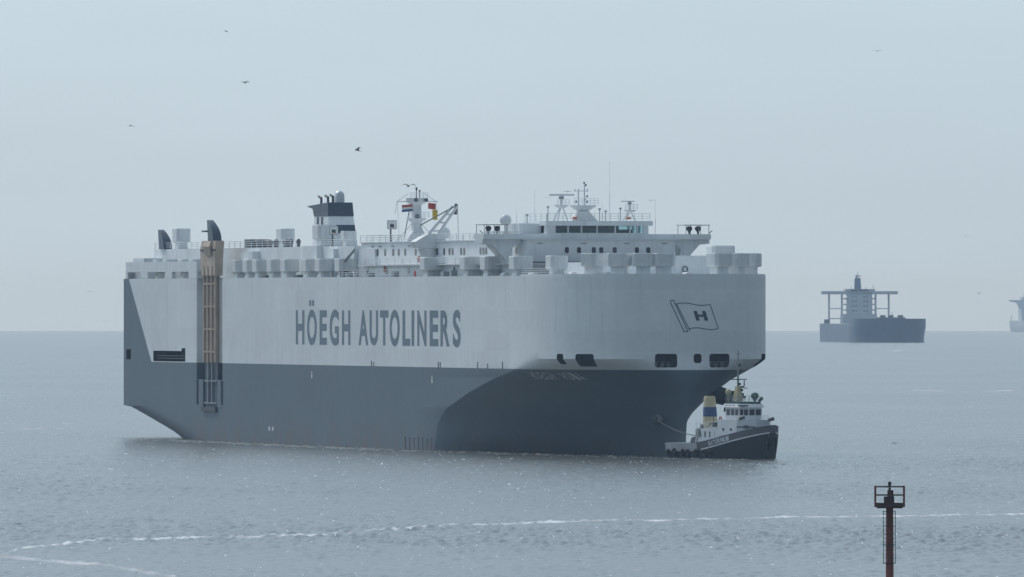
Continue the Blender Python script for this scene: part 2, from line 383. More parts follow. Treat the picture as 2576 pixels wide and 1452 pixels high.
def hull_material():
    m = bpy.data.materials.new('hull_paint'); m.use_nodes = True; nt = m.node_tree; b = nt.nodes['Principled BSDF']; L = nt.links.new
    tc = nt.nodes.new('ShaderNodeTexCoord'); sp = nt.nodes.new('ShaderNodeSeparateXYZ'); L(tc.outputs['Object'], sp.inputs[0])
    def mth(op, a, bb=0.0, clamp=False):
        n = nt.nodes.new('ShaderNodeMath'); n.operation = op; n.use_clamp = clamp
        for s, q in zip(n.inputs, (a, bb)):
            if isinstance(q, (int, float)): s.default_value = q
            else: L(q, s)
        return n.outputs[0]
    X, Z = sp.outputs[0], sp.outputs[2]
    low = mth('LESS_THAN', Z, ZP)
    # slanted grey stern panel: edge runs from (3.3,25.1) to (17.4,12)
    edge = mth('SUBTRACT', 17.4, mth('MULTIPLY', mth('SUBTRACT', Z, 12.0), 1.08))
    stern = mth('LESS_THAN', X, edge)
    grey = mth('MAXIMUM', low, stern)
    def noise(sc, stretch, det=5, rough=0.55):
        mp = nt.nodes.new('ShaderNodeMapping'); mp.inputs['Scale'].default_value = stretch; L(tc.outputs['Object'], mp.inputs[0])
        n = nt.nodes.new('ShaderNodeTexNoise'); n.inputs['Scale'].default_value = sc; n.inputs['Detail'].default_value = det
        n.inputs['Roughness'].default_value = rough; L(mp.outputs[0], n.inputs['Vector']); return n.outputs[0]
    def rng_(v, a, bb, c, d):
        n = nt.nodes.new('ShaderNodeMapRange'); L(v, n.inputs[0])
        for i, q in enumerate((a, bb, c, d)): n.inputs[i+1].default_value = q
        return n.outputs[0]
    mx = nt.nodes.new('ShaderNodeMix'); mx.data_type = 'RGBA'; L(grey, mx.inputs[0])
    mx.inputs[6].default_value = (*WHITE, 1); mx.inputs[7].default_value = (0.096, 0.135, 0.172, 1)
    big = rng_(noise(0.05, (1, 1, 1.6), 4), 0.3, 0.7, 0.93, 1.07)
    ver = rng_(noise(1.0, (0.55, 0.55, 0.035), 4, 0.65), 0.3, 0.7, 0.965, 1.03)
    fine = rng_(noise(0.9, (1, 1, 1), 4), 0.3, 0.7, 0.97, 1.03)
    # plate courses: shallow tone steps between strakes and blocks
    bx = mth('FLOOR', mth('DIVIDE', X, 11.4)); bz = mth('FLOOR', mth('DIVIDE', Z, 2.9))
    wn_ = nt.nodes.new('ShaderNodeTexWhiteNoise'); wn_.noise_dimensions = '2D'
    cv = nt.nodes.new('ShaderNodeCombineXYZ'); L(bx, cv.inputs[0]); L(bz, cv.inputs[1]); L(cv.outputs[0], wn_.inputs['Vector'])
    plate = rng_(wn_.outputs['Value'], 0, 1, 0.975, 1.025)
    tone = mth('MULTIPLY', mth('MULTIPLY', big, ver), mth('MULTIPLY', fine, plate))
    mul = nt.nodes.new('ShaderNodeMix'); mul.data_type = 'RGBA'; mul.blend_type = 'MULTIPLY'; mul.inputs[0].default_value = 1
    L(mx.outputs[2], mul.inputs[6]); L(tone, mul.inputs[7])
    # rust stains near the waterline, worn in vertical runs, and scuffs on the lower hull
    st = rng_(noise(1.0, (0.16, 0.16, 0.10), 6, 0.75), 0.42, 0.66, 0, 1)
    zone = rng_(Z, 0.2, 4.6, 1.0, 0.0)
    rm = nt.nodes.new('ShaderNodeMix'); rm.data_type = 'RGBA'; L(mth('MULTIPLY', mth('MULTIPLY', st, zone), 0.8), rm.inputs[0])
    L(mul.outputs[2], rm.inputs[6]); rm.inputs[7].default_value = (0.135, 0.092, 0.07, 1)
    st2 = rng_(noise(1.0, (0.9, 0.9, 0.05), 4, 0.7), 0.56, 0.80, 0, 0.22)
    rm2 = nt.nodes.new('ShaderNodeMix'); rm2.data_type = 'RGBA'; L(st2, rm2.inputs[0])
    L(rm.outputs[2], rm2.inputs[6]); rm2.inputs[7].default_value = (0.17, 0.15, 0.13, 1)
    L(rm2.outputs[2], b.inputs['Base Color']); b.inputs['Roughness'].default_value = 0.55
    # plate dishing between frames
    wv = noise(1.0, (0.9, 0.9, 0.35), 2); bp = nt.nodes.new('ShaderNodeBump'); bp.inputs['Strength'].default_value = 0.07
    bp.inputs['Distance'].default_value = 0.12; L(wv, bp.inputs['Height']); L(bp.outputs[0], b.inputs['Normal'])
    return m

hull_me = make_hull()
HULL = bpy.data.objects.new('hull', hull_me); col.objects.link(HULL); HULL.parent = SHIP
hull_me.materials.append(hull_material())
# openings cut through the plating
cut = MB()
def rbox_x(x0, x1, y0, y1, z0, z1, r=0.35):      # rounded opening facing forward
    poly = []
    for cx, cz, a0 in ((y1-r, z1-r, 0), (y0+r, z1-r, 90), (y0+r, z0+r, 180), (y1-r, z0+r, 270)):
        for k in range(4): a = R(a0+30*k); poly.append((cx+r*math.cos(a), cz+r*math.sin(a)))
    cut.prism(poly, 'x', x0, x1)
for y0, y1, z0 in ((-4.9,-1.8,12.35),(0.6,1.75,12.95),(2.9,6.0,12.35)): rbox_x(244, 253, y0, y1, z0, 14.25)
SHO = [((237.4, 14.95), 1.75, 12.75, R(-62)), ((242.9, 13.1), 3.4, 12.45, R(-40))]
for (cx, cy), w, z0, ang in SHO:
    for s in (-1, 1):
        T = Matrix.Translation((cx, s*cy, 0)) @ Matrix.Rotation(s*-ang, 4, 'Z')
        c2 = MB(); poly = []
        for py, pz, a0 in ((w/2-.3, 14.2-.3, 0), (-w/2+.3, 14.2-.3, 90), (-w/2+.3, z0+.3, 180), (w/2-.3, z0+.3, 270)):
            for k in range(4): a = R(a0+30*k); poly.append((py+.3*math.cos(a), pz+.3*math.sin(a)))
        c2.prism(poly, 'x', -3.2, 4.0)
        n = len(cut.v); cut.v += [tuple(T @ Vector(v)) for v in c2.v]; cut.f += [tuple(n+i for i in f) for f in c2.f]
cut.prism([(18.6, 12.1), (38.3, 12.1), (38.3, 14.2), (36.0, 14.2), (36.0, 13.75), (18.6, 13.75)], 'y', -18, -11.6)     # side door recess aft
cut.box(1.6, 4.6, -18, -14.0, 12.3, 13.9)               # small mooring port near the stern
cut2 = MB().prism([(49.0, 4.9), (57.6, 4.9), (57.6, 9.4), (60.6, 9.4), (60.6, 26), (45.2, 26), (45.2, 9.4), (49.0, 9.4)], 'y', -18, -14.6)   # recess of the side ramp
hull_paint = hull_me.materials[0]
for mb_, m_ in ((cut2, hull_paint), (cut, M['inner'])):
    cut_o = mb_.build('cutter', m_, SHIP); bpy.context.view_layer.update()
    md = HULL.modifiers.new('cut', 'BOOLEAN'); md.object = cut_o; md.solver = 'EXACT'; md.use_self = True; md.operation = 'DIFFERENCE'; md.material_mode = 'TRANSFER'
    dg = bpy.context.evaluated_depsgraph_get(); dg.update()
    new_me = bpy.data.meshes.new_from_object(HULL.evaluated_get(dg)); HULL.modifiers.clear(); HULL.data = new_me
    bpy.data.objects.remove(cut_o)
new_me.polygons.foreach_set('use_smooth', [True]*len(new_me.polygons)); new_me.set_sharp_from_angle(angle=R(17))
MB().box(0.3, 221, -15.9, 15.9, ZT+0.004, ZT+0.03).build('deck_plate', M['deck'], HULL)

# lettering on the starboard side
def glyph(ch, off=0.035):
    cu = bpy.data.curves.new('g', 'FONT'); cu.body = ch; cu.size = 1; cu.offset = off; cu.resolution_u = 6
    ob = bpy.data.objects.new('g', cu); col.objects.link(ob)
    d = bpy.context.evaluated_depsgraph_get(); me = bpy.data.meshes.new_from_object(ob.evaluated_get(d))
    v = [tuple(q.co) for q in me.vertices]; f = [tuple(p.vertices) for p in me.polygons]
    bpy.data.objects.remove(ob); bpy.data.curves.remove(cu); bpy.data.meshes.remove(me)
    xs = [q[0] for q in v]; ys = [q[1] for q in v]
    return [((q[0]-min(xs))/(max(xs)-min(xs)), (q[1]-min(ys))/(max(ys)-min(ys))) for q in v], f
def letter(ch, place, m, parent, off=0.035, label=None):
    v, f = glyph(ch, off); me = bpy.data.meshes.new('letter'); me.from_pydata([place(a, b) for a, b in v], [], f); me.materials.append(m)
    o = link('letter', me, parent)
    if label: o['label'] = label
    return o
TXT = [('H',103.2,108.1),('O',109.6,115.0),('E',116.6,120.7),('G',122.2,127.3),('H',129.0,133.6),('A',138.1,143.3),('U',144.1,148.7),('T',149.7,154.2),('O',154.9,160.2),('L',161.7,165.8),('I',166.5,167.9),('N',169.5,174.3),('E',176.0,180.5),('R',181.6,186.3),('S',188.0,192.0)]
for ch, a, b in TXT:
    e = 0.12 if ch in 'OGS' else 0.0
    letter(ch, lambda s, t, a=a, b=b, e=e: (a+(b-a)*s, -B-0.02, 15.05-e+(5.15+2*e)*t), M['letter'], HULL, 0.032)
for a, b in ((110.8, 111.9), (112.4, 113.5)):
    MB().box(a, b, -B-0.02, -B+0.02, 20.85, 21.7).build('letter', M['letter'], HULL)
# ship's name on the flare, under the knuckle
nm = 'H\u00d6EGH ASIA'; n_ch = 0
xs0, dx = 222.6, 1.42
for i, ch in enumerate(nm):
    if ch == ' ': continue
    x0 = xs0 + i*dx; hgt = 1.0
    def place(s, t, x0=x0, ch=ch):
        x = x0 + s*1.05 + 0.0; z = 10.55 + (1.0 if ch != '\u00d6' else 1.25)*t
        return (x, -half_breadth(x, z)-0.05, z)
    letter(ch, place, M['vent'], HULL, 0.015)
# house flag emblem painted on the bow front
def on_front(y, z, d=0.03): return (front_x(y, z)+d, y, z)
def strip(pts, w, name):
    mb = MB()
    P = []
    for a, b in zip(pts, pts[1:]):
        n = max(2, int(math.hypot(b[0]-a[0], b[1]-a[1])/0.3))
        P += [(a[0]+(b[0]-a[0])*k/n, a[1]+(b[1]-a[1])*k/n) for k in range(n)]
    P.append(pts[-1])
    for a, b in zip(P, P[1:]):
        d = Vector((b[0]-a[0], b[1]-a[1])); 
        if d.length < 1e-6: continue
        d.normalize(); nx, nz = -d.y*w/2, d.x*w/2
        mb.poly([on_front(a[0]+nx, a[1]+nz), on_front(b[0]+nx, b[1]+nz), on_front(b[0]-nx, b[1]-nz), on_front(a[0]-nx, a[1]-nz)])
    return mb.build(name, M['letter'], HULL)
wav = lambda a, b, k: [(a[0]+(b[0]-a[0])*t, a[1]+(b[1]-a[1])*t+k*math.sin(2*math.pi*t)) for t in [i/10 for i in range(11)]]
LW = 0.13
strip([(-2.75, 21.35), (-2.7, 21.6), (-2.45, 21.7), (-2.2, 21.55), (-2.15, 21.3), (-0.25, 17.35), (-0.8, 17.3), (-2.75, 21.35)], LW, 'emblem_staff')
strip([(-1.9, 21.2), (0.05, 17.4)], LW, 'emblem_staff')
strip(wav((-2.0, 21.15), (3.0, 21.1), 0.16) + wav((3.0, 21.1), (4.25, 17.75), 0.0)[1:] + wav((4.25, 17.75), (-0.15, 17.7), -0.14)[1:], LW, 'emblem_flag')
def hplace(s, t):
    y = 0.55 + 1.75*s + (1-t)*0.42; z = 18.85 + 1.35*t; return on_front(y, z, 0.035)
letter('H', hplace, M['navy'], HULL, 0.05)
# small marks on the side: white tug marks and load marks
for x, z0, z1, w in ((112.2, 9.9, 11.0, 0.9), (177.2, 9.6, 10.8, 0.9)):
    MB().prism([(x-w/2, z0+0.5), (x, z0), (x+w/2, z0+0.5), (x+w/4, z0+0.5), (x+w/4, z1), (x-w/4, z1), (x-w/4, z0+0.5)], 'y', -B-0.02, -B+0.02).build('tug_mark', M['clothwhite'], HULL)
for x in (87.6, 89.6): MB().box(x, x+0.9, -B-0.02, -B+0.02, 1.9, 2.5).build('draught_mark', M['clothwhite'], HULL)
for x, h_ in ((145.0, 0.8), (146.2, 0.6), (180.4, 0.8), (181.4, 0.8), (200.5, 0.9), (205.6, 0.7), (213.0, 1.0)):
    MB().box(x, x+0.25, -B-0.06, -B+0.02, ZP, ZP+h_).build('drain_pipe', M['dark'], HULL)
# waterline rib marks where fenders rub
for k in range(7): MB().box(163+k*2.3, 163.25+k*2.3, -B-0.05, -B+0.02, -0.5, 1.9-0.1*(k % 3)).build('rubbing_bar', M['dark'], HULL)
# door recess rails
for z in (12.55, 12.95): MB().box(19.0, 38.0, -15.6, -15.52, z, z+0.07).build('rail', M['grey'], HULL)
for z in (12.75, 13.1):
    for y0, y1 in ((-4.9, -1.8), (2.9, 6.0)):
        MB().box(248.4, 248.5, y0, y1, z, z+0.06).build('rail', M['grey'], HULL)
for y0, y1 in ((-4.9, -1.8), (2.9, 6.0)):
    for k in range(3):
        MB().lathe(247.8, y0+0.6+0.95*k, [(0.28, 12.36), (0.28, 12.95), (0.36, 13.0), (0.36, 13.1)], 10).build('mooring_roller', M['grey'], HULL)
# anchors: starboard in its pocket, port hanging clear of the flare
def anchor(pos, rz, tilt, scale):
    a = MB()
    a.box(-0.18, 0.18, -0.18, 0.18, -0.2, 2.6); a.box(-1.15, 1.15, -0.28, 0.28, -0.55, 0.0)
    for s in (-1, 1): a.prism([(s*1.15, -0.5), (s*0.75, -0.5), (s*0.95, 1.35), (s*1.3, 0.9)], 'y', -0.16, 0.16)
    me = a.mesh('anchor', M['dark']); o = link('anchor', me, SHIP, pos); o.rotation_euler = (R(tilt), 0, rz); o.scale = (scale,)*3
    return o
xa = 243.0; ya = half_breadth(xa, 5.4)
bol = MB().tube((xa-0.8, -ya+0.9, 5.9), (xa+0.3, -ya-0.25, 5.2), 0.75, 0.6, 12).build('anchor_pocket', M['grey'], SHIP)
anchor((xa+0.35, -ya-0.5, 4.6), R(-60), 12, 0.55)
yb = half_breadth(240.0, 8.6)
bol = MB().tube((237.5, yb-1.5, 9.4), (241.3, yb+2.2, 8.0), 1.55, 1.15, 14).build('anchor_bolster', M['navy'], SHIP, 40)
anchor((241.5, yb+2.5, 6.6), R(35), -14, 0.95)

# ---- side ramp folded upright in its recess
RAMP = MB().box(49.6, 57.0, -16.0, -15.6, 12.05, 26.3).build('side_ramp', M['tan_d'], SHIP)
for x in (49.6, 51.9, 54.2, 56.6): MB().box(x, x+0.4, -16.3, -16.0, 12.05, 26.3).build('ramp_beam', M['tan'], RAMP)
for z in (13.6, 17.1, 20.6, 24.1): MB().box(49.62, 56.98, -16.25, -16.0, z, z+0.22).build('ramp_crossbar', M['tan'], RAMP)
LOW = MB().box(49.6, 57.0, -15.9, -15.5, 5.2, 12.03).build('ramp_flap', M['ramp_grey'], RAMP)
for x in (51.9, 54.2): MB().box(x, x+0.3, -16.2, -15.9, 5.6, 12.03).build('ramp_beam', M['grey'], RAMP)
for z in (5.7, 9.1): MB().box(49.62, 56.98, -16.15, -15.9, z, z+0.2).build('ramp_crossbar', M['grey'], RAMP)
for x0, x1 in ((47.9, 49.5), (57.1, 59.4)): MB().box(x0, x1, -15.75, -15.3, 12.05, 25.0).build('ramp_flange', M['flange'], RAMP)
MB().box(49.0, 57.6, -16.5, -15.6, 4.45, 5.2).build('ramp_foot', M['black'], RAMP)
for x in (45.3, 59.9): MB().box(x, x+0.7, -16.3, -16.1, 5.6, 9.3).build('ramp_guide', M['ramp_grey'], SHIP)
# head frame of the ramp
hd = MB(); hd.loft([[(49.3, -16.5, 25.5), (57.5, -16.5, 25.5), (57.5, -15.3, 25.5), (49.3, -15.3, 25.5)],
                    [(48.9, -16.6, 29.6), (57.9, -16.6, 29.6), (57.9, -15.2, 29.6), (48.9, -15.2, 29.6)],
                    [(49.8, -16.5, 30.9), (58.0, -16.5, 30.9), (58.0, -15.2, 30.9), (49.8, -15.2, 30.9)]])
HEAD = hd.build('ramp_head', M['tan'], SHIP)
MB().box(49.4, 57.95, -16.68, -16.52, 29.3, 29.6).build('head_slot', M['black'], HEAD)
for x in (50.9, 53.2, 55.6): MB().box(x, x+0.5, -16.6, -16.5, 25.6, 27.0).build('head_hook', M['tan_d'], HEAD)
MB().loft([[(53.0, -16.75, 28.6), (56.0, -16.75, 28.6), (56.0, -16.5, 28.6), (53.0, -16.5, 28.6)],
           [(52.0, -17.1, 30.0), (56.4, -17.1, 30.0), (56.4, -16.5, 30.0), (52.0, -16.5, 30.0)],
           [(53.0, -16.8, 30.8), (56.0, -16.8, 30.8), (56.0, -16.5, 30.8), (53.0, -16.5, 30.8)]]).build('head_cheek', M['tan'], HEAD)
def horn(x, y, z0, h, w, parent, name):
    mb = MB(); n = 7; rings = []
    for i in range(n):
        t = i/(n-1); s = 1-0.55*t**2.4; cx = x - 2.2*t*t; cy = y - 0.12*w*t**1.8
        a, b = 1.5*s, 0.5*w*s
        rings.append([(cx-a, cy-b, z0+h*t), (cx+a, cy-b, z0+h*t), (cx+a, cy+b, z0+h*t), (cx-a, cy+b, z0+h*t)])
    mb.loft(rings); o = mb.build(name, M['navy'], parent, 40); return o
HORN = horn(55.2, -15.9, 30.9, 3.2, 1.4, SHIP, 'ramp_hoist_post')
MB().box(51.0, 53.0, -16.9, -16.0, 32.25, 32.5).build('sheave', M['dark'], HORN)
H2 = horn(9.0, -11.6, 29.8, 3.1, 1.4, SHIP, 'hoist_post')

# ---- stern bulwark with three openings
BUL = MB().box(1.2, 45.0, -16.1, -15.85, 26.15, 27.75).build('stern_bulwark', M['white'], SHIP)
for x0, x1 in ((1.2, 2.4), (10.6, 14.9), (25.7, 29.9), (40.1, 45.0)):
    MB().box(x0, x1, -16.1, -15.85, ZT+0.03, 26.15).build('bulwark_stanchion', M['white'], BUL)
MB().box(1.2, 1.45, -15.85, 15.85, ZT+0.03, 27.75).build('stern_screen', M['white'], BUL)
MB().box(1.7, 8.5, -15.0, -8.0, ZT+0.03, 28.35).build('stern_house', M['white'], SHIP)
for z in (0.2, 0.9): MB().tube((0.2, -15.9, ZT+z), (0.2, -10, ZT+z), 0.06).build('rail', M['dark'], SHIP)

# ---- deck houses
AFT = MB().box(9.0, 120.9, -12, 12, ZT+0.03, 29.8).build('aft_deckhouse', M['white'], SHIP)
MB().box(3.4, 9.0, -12, 12, 27.9, 29.78).build('aft_house_overhang', M['white'], AFT)
for x0, x1, y0, z1 in ((60.5, 67.5, -13.2, 29.2), (96.0, 103.5, -13.0, 29.9), (107.0, 112.0, -12.7, 29.4)):
    MB().box(x0, x1, y0, -12.003, ZT+0.03, z1).build('deck_locker', M['white'], AFT)
MB().box(121.2, 130.0, -11.4, 11.4, ZT+0.03, 29.3).build('engine_casing', M['white'], SHIP)
LOWT = MB().box(130.2, 211.5, -13, 13, ZT+0.03, 26.75).build('lower_deckhouse', M['white'], SHIP)
MB().box(129.5, 213.0, -13.9, 13.9, 26.76, 26.9).build('deck_edge', M['vent'], LOWT)
UPT = MB().box(121.3, 208.0, -11, 11, 26.95, 30.2).build('accommodation_block', M['white'], SHIP)
MB().box(121.2, 208.3, -11.3, 11.3, 30.21, 30.33).build('roof_edge', M['vent'], UPT)
WIN_S = [130.3,134.4,138.8,141.7,145.2,150.8,154.4,162.2,165.8,168.6,170.2,174.6,176.2,184.6,186.1,187.5,195.4,200.2,202.7]
def window(parent, p, axis, w, h_, round_=0.16, d=0.05):
    mb = MB(); r = min(round_, w*0.3); poly = []
    for cx, cz, a0 in ((w/2-r, h_/2-r, 0), (-w/2+r, h_/2-r, 90), (-w/2+r, -h_/2+r, 180), (w/2-r, -h_/2+r, 270)):
        for k in range(3): a = R(a0+45*k); poly.append((cx+r*math.cos(a), cz+r*math.sin(a)))
    if axis == 'x': mb.loft([[(p[0]+q, p[1]+a, p[2]+b) for a, b in poly] for q in (-0.02, d)])
    else: mb.loft([[(p[0]+a, p[1]+q, p[2]+b) for a, b in poly] for q in (0.02, -d)])
    return mb.build('window', M['glass'], parent)
for x in WIN_S: window(UPT, (x, -11.0, 28.75), 'y', 0.85, 1.0)
for y in (-5.1,-3.3,-1.1,0.0,2.0,5.3,7.0): window(UPT, (208.0, y, 28.8), 'x', 0.58, 0.82)
for x in (126, 136.5, 148, 160, 172, 181, 193): window(LOWT, (x+6, -13.0, 26.0), 'y', 0.8, 0.9)
MB().box(213.02, 213.1, -8.2, -7.4, 25.2, 26.9).build('doorway', M['glass'], LOWT)
for x in (127, 131, 138, 147): MB().box(x, x+1.2, -11.12, -11.0, 29.6, 29.72).build('lamp', M['dark'], UPT)
for y in (-9.5, -3.0, 3.4, 9.0): MB().box(208.0, 208.12, y, y+0.8, 29.72, 29.8).build('lamp', M['dark'], UPT)
# front face of the lower house below the bridge
MB().box(208.0, 211.6, -11.0, 11.0, 26.95, 27.15).build('deck_edge', M['dark'], UPT)

# bridge wings and wheelhouse
WING = MB().box(201.2, 206.3, -16.9, 16.9, 30.36, 31.1).build('bridge_wing', M['white'], SHIP)
for s in (-1, 1):
    MB().prism([(s*16.9, 30.36), (s*16.9, 29.75), (s*15.4, 29.6), (s*13.35, 27.35), (s*12.95, 26.0), (s*12.2, 26.0), (s*12.35, 27.6), (s*12.6, 28.9), (s*11.9, 29.6), (s*11.1, 29.75), (s*11.1, 30.36)], 'x', 202.0, 205.6).build('wing_bracket', M['white'], WING)
    MB().prism([(s*13.1, 25.1), (s*11.4, 25.1), (s*12.1, 27.2), (s*12.9, 27.2)], 'x', 203.0, 204.6).build('wing_pillar', M['white'], WING)
    fr = MB()
    for x in (202.0, 205.9):
        for y in (16.7, 15.2, 13.3): fr.tube((x, s*y, 31.1), (x, s*y, 32.35), 0.05)
    fr.box(201.8, 206.1, min(s*13.1, s*16.8), max(s*13.1, s*16.8), 32.35, 32.45)
    fr.build('wing_canopy', M['grey'], WING)
    for y in (14.3, 15.6):
        MB().lathe(204.2, s*y, [(0.12, 31.1), (0.14, 31.4), (0.42, 31.75), (0.46, 32.0), (0.3, 32.2), (0.05, 32.25)], 12).build('searchlight', M['black'], WING, 50)
    MB().tube((205.4, s*16.8, 31.2), (205.6, s*17.3, 31.6), 0.06).build('wing_lamp', M['dark'], WING)
WH = MB()
WH.loft([[(206.2, -7.6, 31.1), (206.2, 7.6, 31.1), (196.0, 7.6, 31.1), (196.0, -7.6, 31.1)], [(206.2, -7.6, 31.25), (206.2, 7.6, 31.25), (196.0, 7.6, 31.25), (196.0, -7.6, 31.25)]])
WHO = WH.build('wheelhouse', M['white'], SHIP)
MB().box(195.6, 207.0, -7.9, 8.0, 32.28, 32.95).build('wheelhouse_roof', M['white'], WHO)
MB().box(196.0, 196.3, -7.4, 6.2, 31.25, 32.28).build('rear_wall', M['dark'], WHO)
MB().box(204.2, 205.2, -5.5, 5.5, 31.25, 31.75).build('console', M['black'], WHO)
for x in (196.6, 199.0, 202.0, 204.9): MB().box(x, x+0.35, 7.3, 7.6, 31.25, 32.28).build('side_post', M['white'], WHO)
MB().box(199.0, 199.4, -7.0, 2.0, 31.25, 32.28).build('bulkhead', M['dark'], WHO)
ys = [-6.3, -4.35, -2.35, -0.05, 2.65, 4.85, 5.9, 6.9]
for a, b in zip(ys, ys[1:]):
    MB().box(205.92, 206.0, a+0.09, b-0.09, 31.27, 32.27).build('pane', M['clear'], WHO)
for y in ys: MB().box(205.85, 206.16, y-0.09, y+0.09, 31.25, 32.28).build('mullion', M['white'], WHO)
for y0, y1 in ((-7.6, -6.39), (6.99, 7.6)): MB().box(205.8, 206.16, y0, y1, 31.25, 32.28).build('corner_post', M['white'], WHO)
for x0, x1 in ((196.0, 198.5), (200.4, 200.7), (202.8, 203.1), (205.0, 205.8)):
    MB().box(x0, x1, -7.6, -7.4, 31.25, 32.28).build('mullion', M['white'], WHO)
MB().box(197.0, 203.5, -10.8, -7.62, 30.36, 32.6).build('chart_house', M['white'], SHIP)

def railing(path, z, h_, name='railing', parent=SHIP, step=1.6, r=0.045, m='vent'):
    mb = MB()
    for a, b in zip(path, path[1:]):
        d = math.hypot(b[0]-a[0], b[1]-a[1]); n = max(1, round(d/step))
        for k in range(n+1):
            px, py = a[0]+(b[0]-a[0])*k/n, a[1]+(b[1]-a[1])*k/n
            mb.tube((px, py, z), (px, py, z+h_), r, k=5)
        for q in (1.0, 0.66, 0.33): mb.tube((a[0], a[1], z+h_*q), (b[0], b[1], z+h_*q), r*0.8, k=5)
    return mb.build(name, M[m], parent)
railing([(206.6, -7.6), (206.6, 7.7)], 32.95, 1.05, step=1.2)
railing([(196, -7.7), (206.6, -7.7)], 32.95, 1.05, step=2.5)
railing([(121.3, -11.1), (200, -11.1)], 30.33, 1.0, step=3.4, r=0.05)
railing([(121.3, 11.1), (121.3, -11.1)], 30.33, 1.0, step=1.6)
railing([(3.6, -11.9), (88, -11.9)], 29.8, 1.0, step=3.2, r=0.05)
railing([(101, -11.9), (120.9, -11.9)], 29.8, 1.0, step=3.2, r=0.05)
railing([(128, -15.9), (164, -15.9)], ZT+0.03, 1.0, step=4.2, r=0.04)
railing([(129.8, -13.8), (213, -13.8)], 26.9, 0.95, step=4.0, r=0.045)
railing([(206.2, -16.8), (206.2, -11)], 31.1, 0.35, step=2)
railing([(222, -15.9), (228, -15.8), (234.5, -15.2)], ZT+0.2, 0.8, step=2)

# monkey island masts
m1 = MB(); 
for dx_, dy in ((-1, -0.9), (1, -0.9), (0, 1.0)): m1.tube((198+dx_, -2.9+dy, 32.95), (198+dx_*0.2, -2.9+dy*0.2, 34.9), 0.12, 0.1)
m1.lathe(198, -2.9, [(0.45, 34.8), (1.05, 35.2), (1.05, 35.3)]); m1.tube((198, -2.9, 35.3), (198, -2.9, 36.4), 0.2)
RM = m1.build('radar_mast', M['vent'], SHIP)
MB().lathe(198, -2.9, [(0.3, 36.1), (0.42, 36.35), (0.3, 36.55)]).build('radar_gearbox', M['grey'], RM)
MB().box(197.85, 198.15, -4.7, -1.0, 36.6, 36.85).build('radar_scanner', M['vent'], RM)
railing([(199.0, -3.8), (199.0, -2.0)], 35.3, 0.8, 'platform_rail', RM, 0.6, 0.035)
m2 = MB(); m2.prism([(-1.7, 32.95), (2.3, 32.95), (0.95, 34.4), (-0.35, 34.4)], 'x', 196.8, 199.0)
MM = m2.build('main_mast', M['vent'], SHIP)
MB().lathe(198, 0.3, [(0.7, 34.35), (1.95, 35.1), (1.95, 35.25)], 16).build('mast_platform', M['vent'], MM)
railing([(199.7, -1.5), (199.7, 2.1)], 35.25, 1.0, 'platform_rail', MM, 0.6, 0.035)
p2 = MB()
for y, h_ in ((-0.35, 37.6), (0.55, 38.2)): p2.tube((198, y, 35.25), (198, y, h_), 0.13, 0.09)
p2.tube((198, -0.9, 37.3), (198, 1.0, 37.3), 0.06)
for y in (-0.9, 1.0): p2.box(197.9, 198.1, y-0.07, y+0.07, 37.2, 37.6)
p2.build('mast_post', M['vent'], MM)
for y, z in ((0.95, 36.4), (0.6, 35.9), (0.95, 35.6), (0.5, 38.3), (0.75, 38.0), (-0.7, 35.6)):
    MB().box(197.9, 198.1, y-0.09, y+0.09, z, z+0.3).build('mast_lamp', M['dark'], MM)
m3 = MB()
for dx_, dy in ((-0.8, -0.8), (0.8, -0.8), (0, 0.9)): m3.tube((199+dx_, 7.0+dy, 32.95), (199+dx_*0.2, 7.0+dy*0.2, 34.3), 0.1, 0.08)
m3.lathe(199, 7.0, [(0.4, 34.2), (0.95, 34.5), (0.95, 34.6)]); m3.tube((199, 7.0, 34.6), (199, 7.0, 35.5), 0.2)
R3 = m3.build('radar_mast', M['vent'], SHIP)
MB().box(198.9, 199.1, 5.7, 7.7, 35.75, 35.9).build('radar_scanner', M['vent'], R3)
MB().lathe(199, 7.0, [(0.2, 35.3), (0.33, 35.5), (0.2, 35.75)]).build('radar_gearbox', M['grey'], R3)
railing([(199.9, 6.1), (199.9, 7.9)], 34.6, 0.8, 'platform_rail', R3, 0.6, 0.035)
for (x, y, z0, z1) in ((198, 4.3, 32.95, 41.6), (199, -7.2, 32.6, 37.4), (203, 9.6, 31.1, 36.2), (196, -9.0, 32.6, 34.8), (200, 2.6, 33, 35.6)):
    w = MB(); w.tube((x, y, z0), (x, y, z0+(z1-z0)*0.45), 0.04, k=6); w.tube((x, y, z0+(z1-z0)*0.45), (x, y, z1), 0.018, k=6)
    w.build('whip_aerial', M['vent'], SHIP)
for (x, y, z0, h_) in ((200, 5.3, 32.95, 1.7), (201, 1.9, 32.95, 1.6), (199, -5.2, 32.95, 1.9), (200, -8.6, 32.6, 1.1), (200, 3.1, 32.95, 1.3)):
    w = MB(); w.tube((x, y, z0), (x, y, z0+h_), 0.07, k=6); w.lathe(x, y, [(0.1, z0+h_), (0.22, z0+h_+0.1), (0.22, z0+h_+0.2), (0.05, z0+h_+0.3)], 8); w.build('aerial_post', M['grey'], SHIP)
for y in (-3.5, 4.5): MB().lathe(206.6, y, [(0.3, 33.2), (0.42, 33.35), (0.3, 33.5)], 10).build('lifebuoy', M['orange'], SHIP)
# satellite domes
for x, y, z, r in ((200, -11.8, 32.0, 0.84), (150, -6.5, 30.3, 1.0)):
    D = MB(); D.tube((x, y, z-0.9 if z > 31 else z), (x, y, z+0.5), 0.25, 0.2); 
    prof = [(r*0.55, z+0.45)] + [(r*math.cos(a), z+0.45+r*0.75+r*math.sin(a)) for a in [R(-35+i*15) for i in range(9)]]
    D.lathe(x, y, prof+[(0.02, prof[-1][1]+0.02)], 18); D.build('satellite_dome', M['vent'], SHIP, 50)

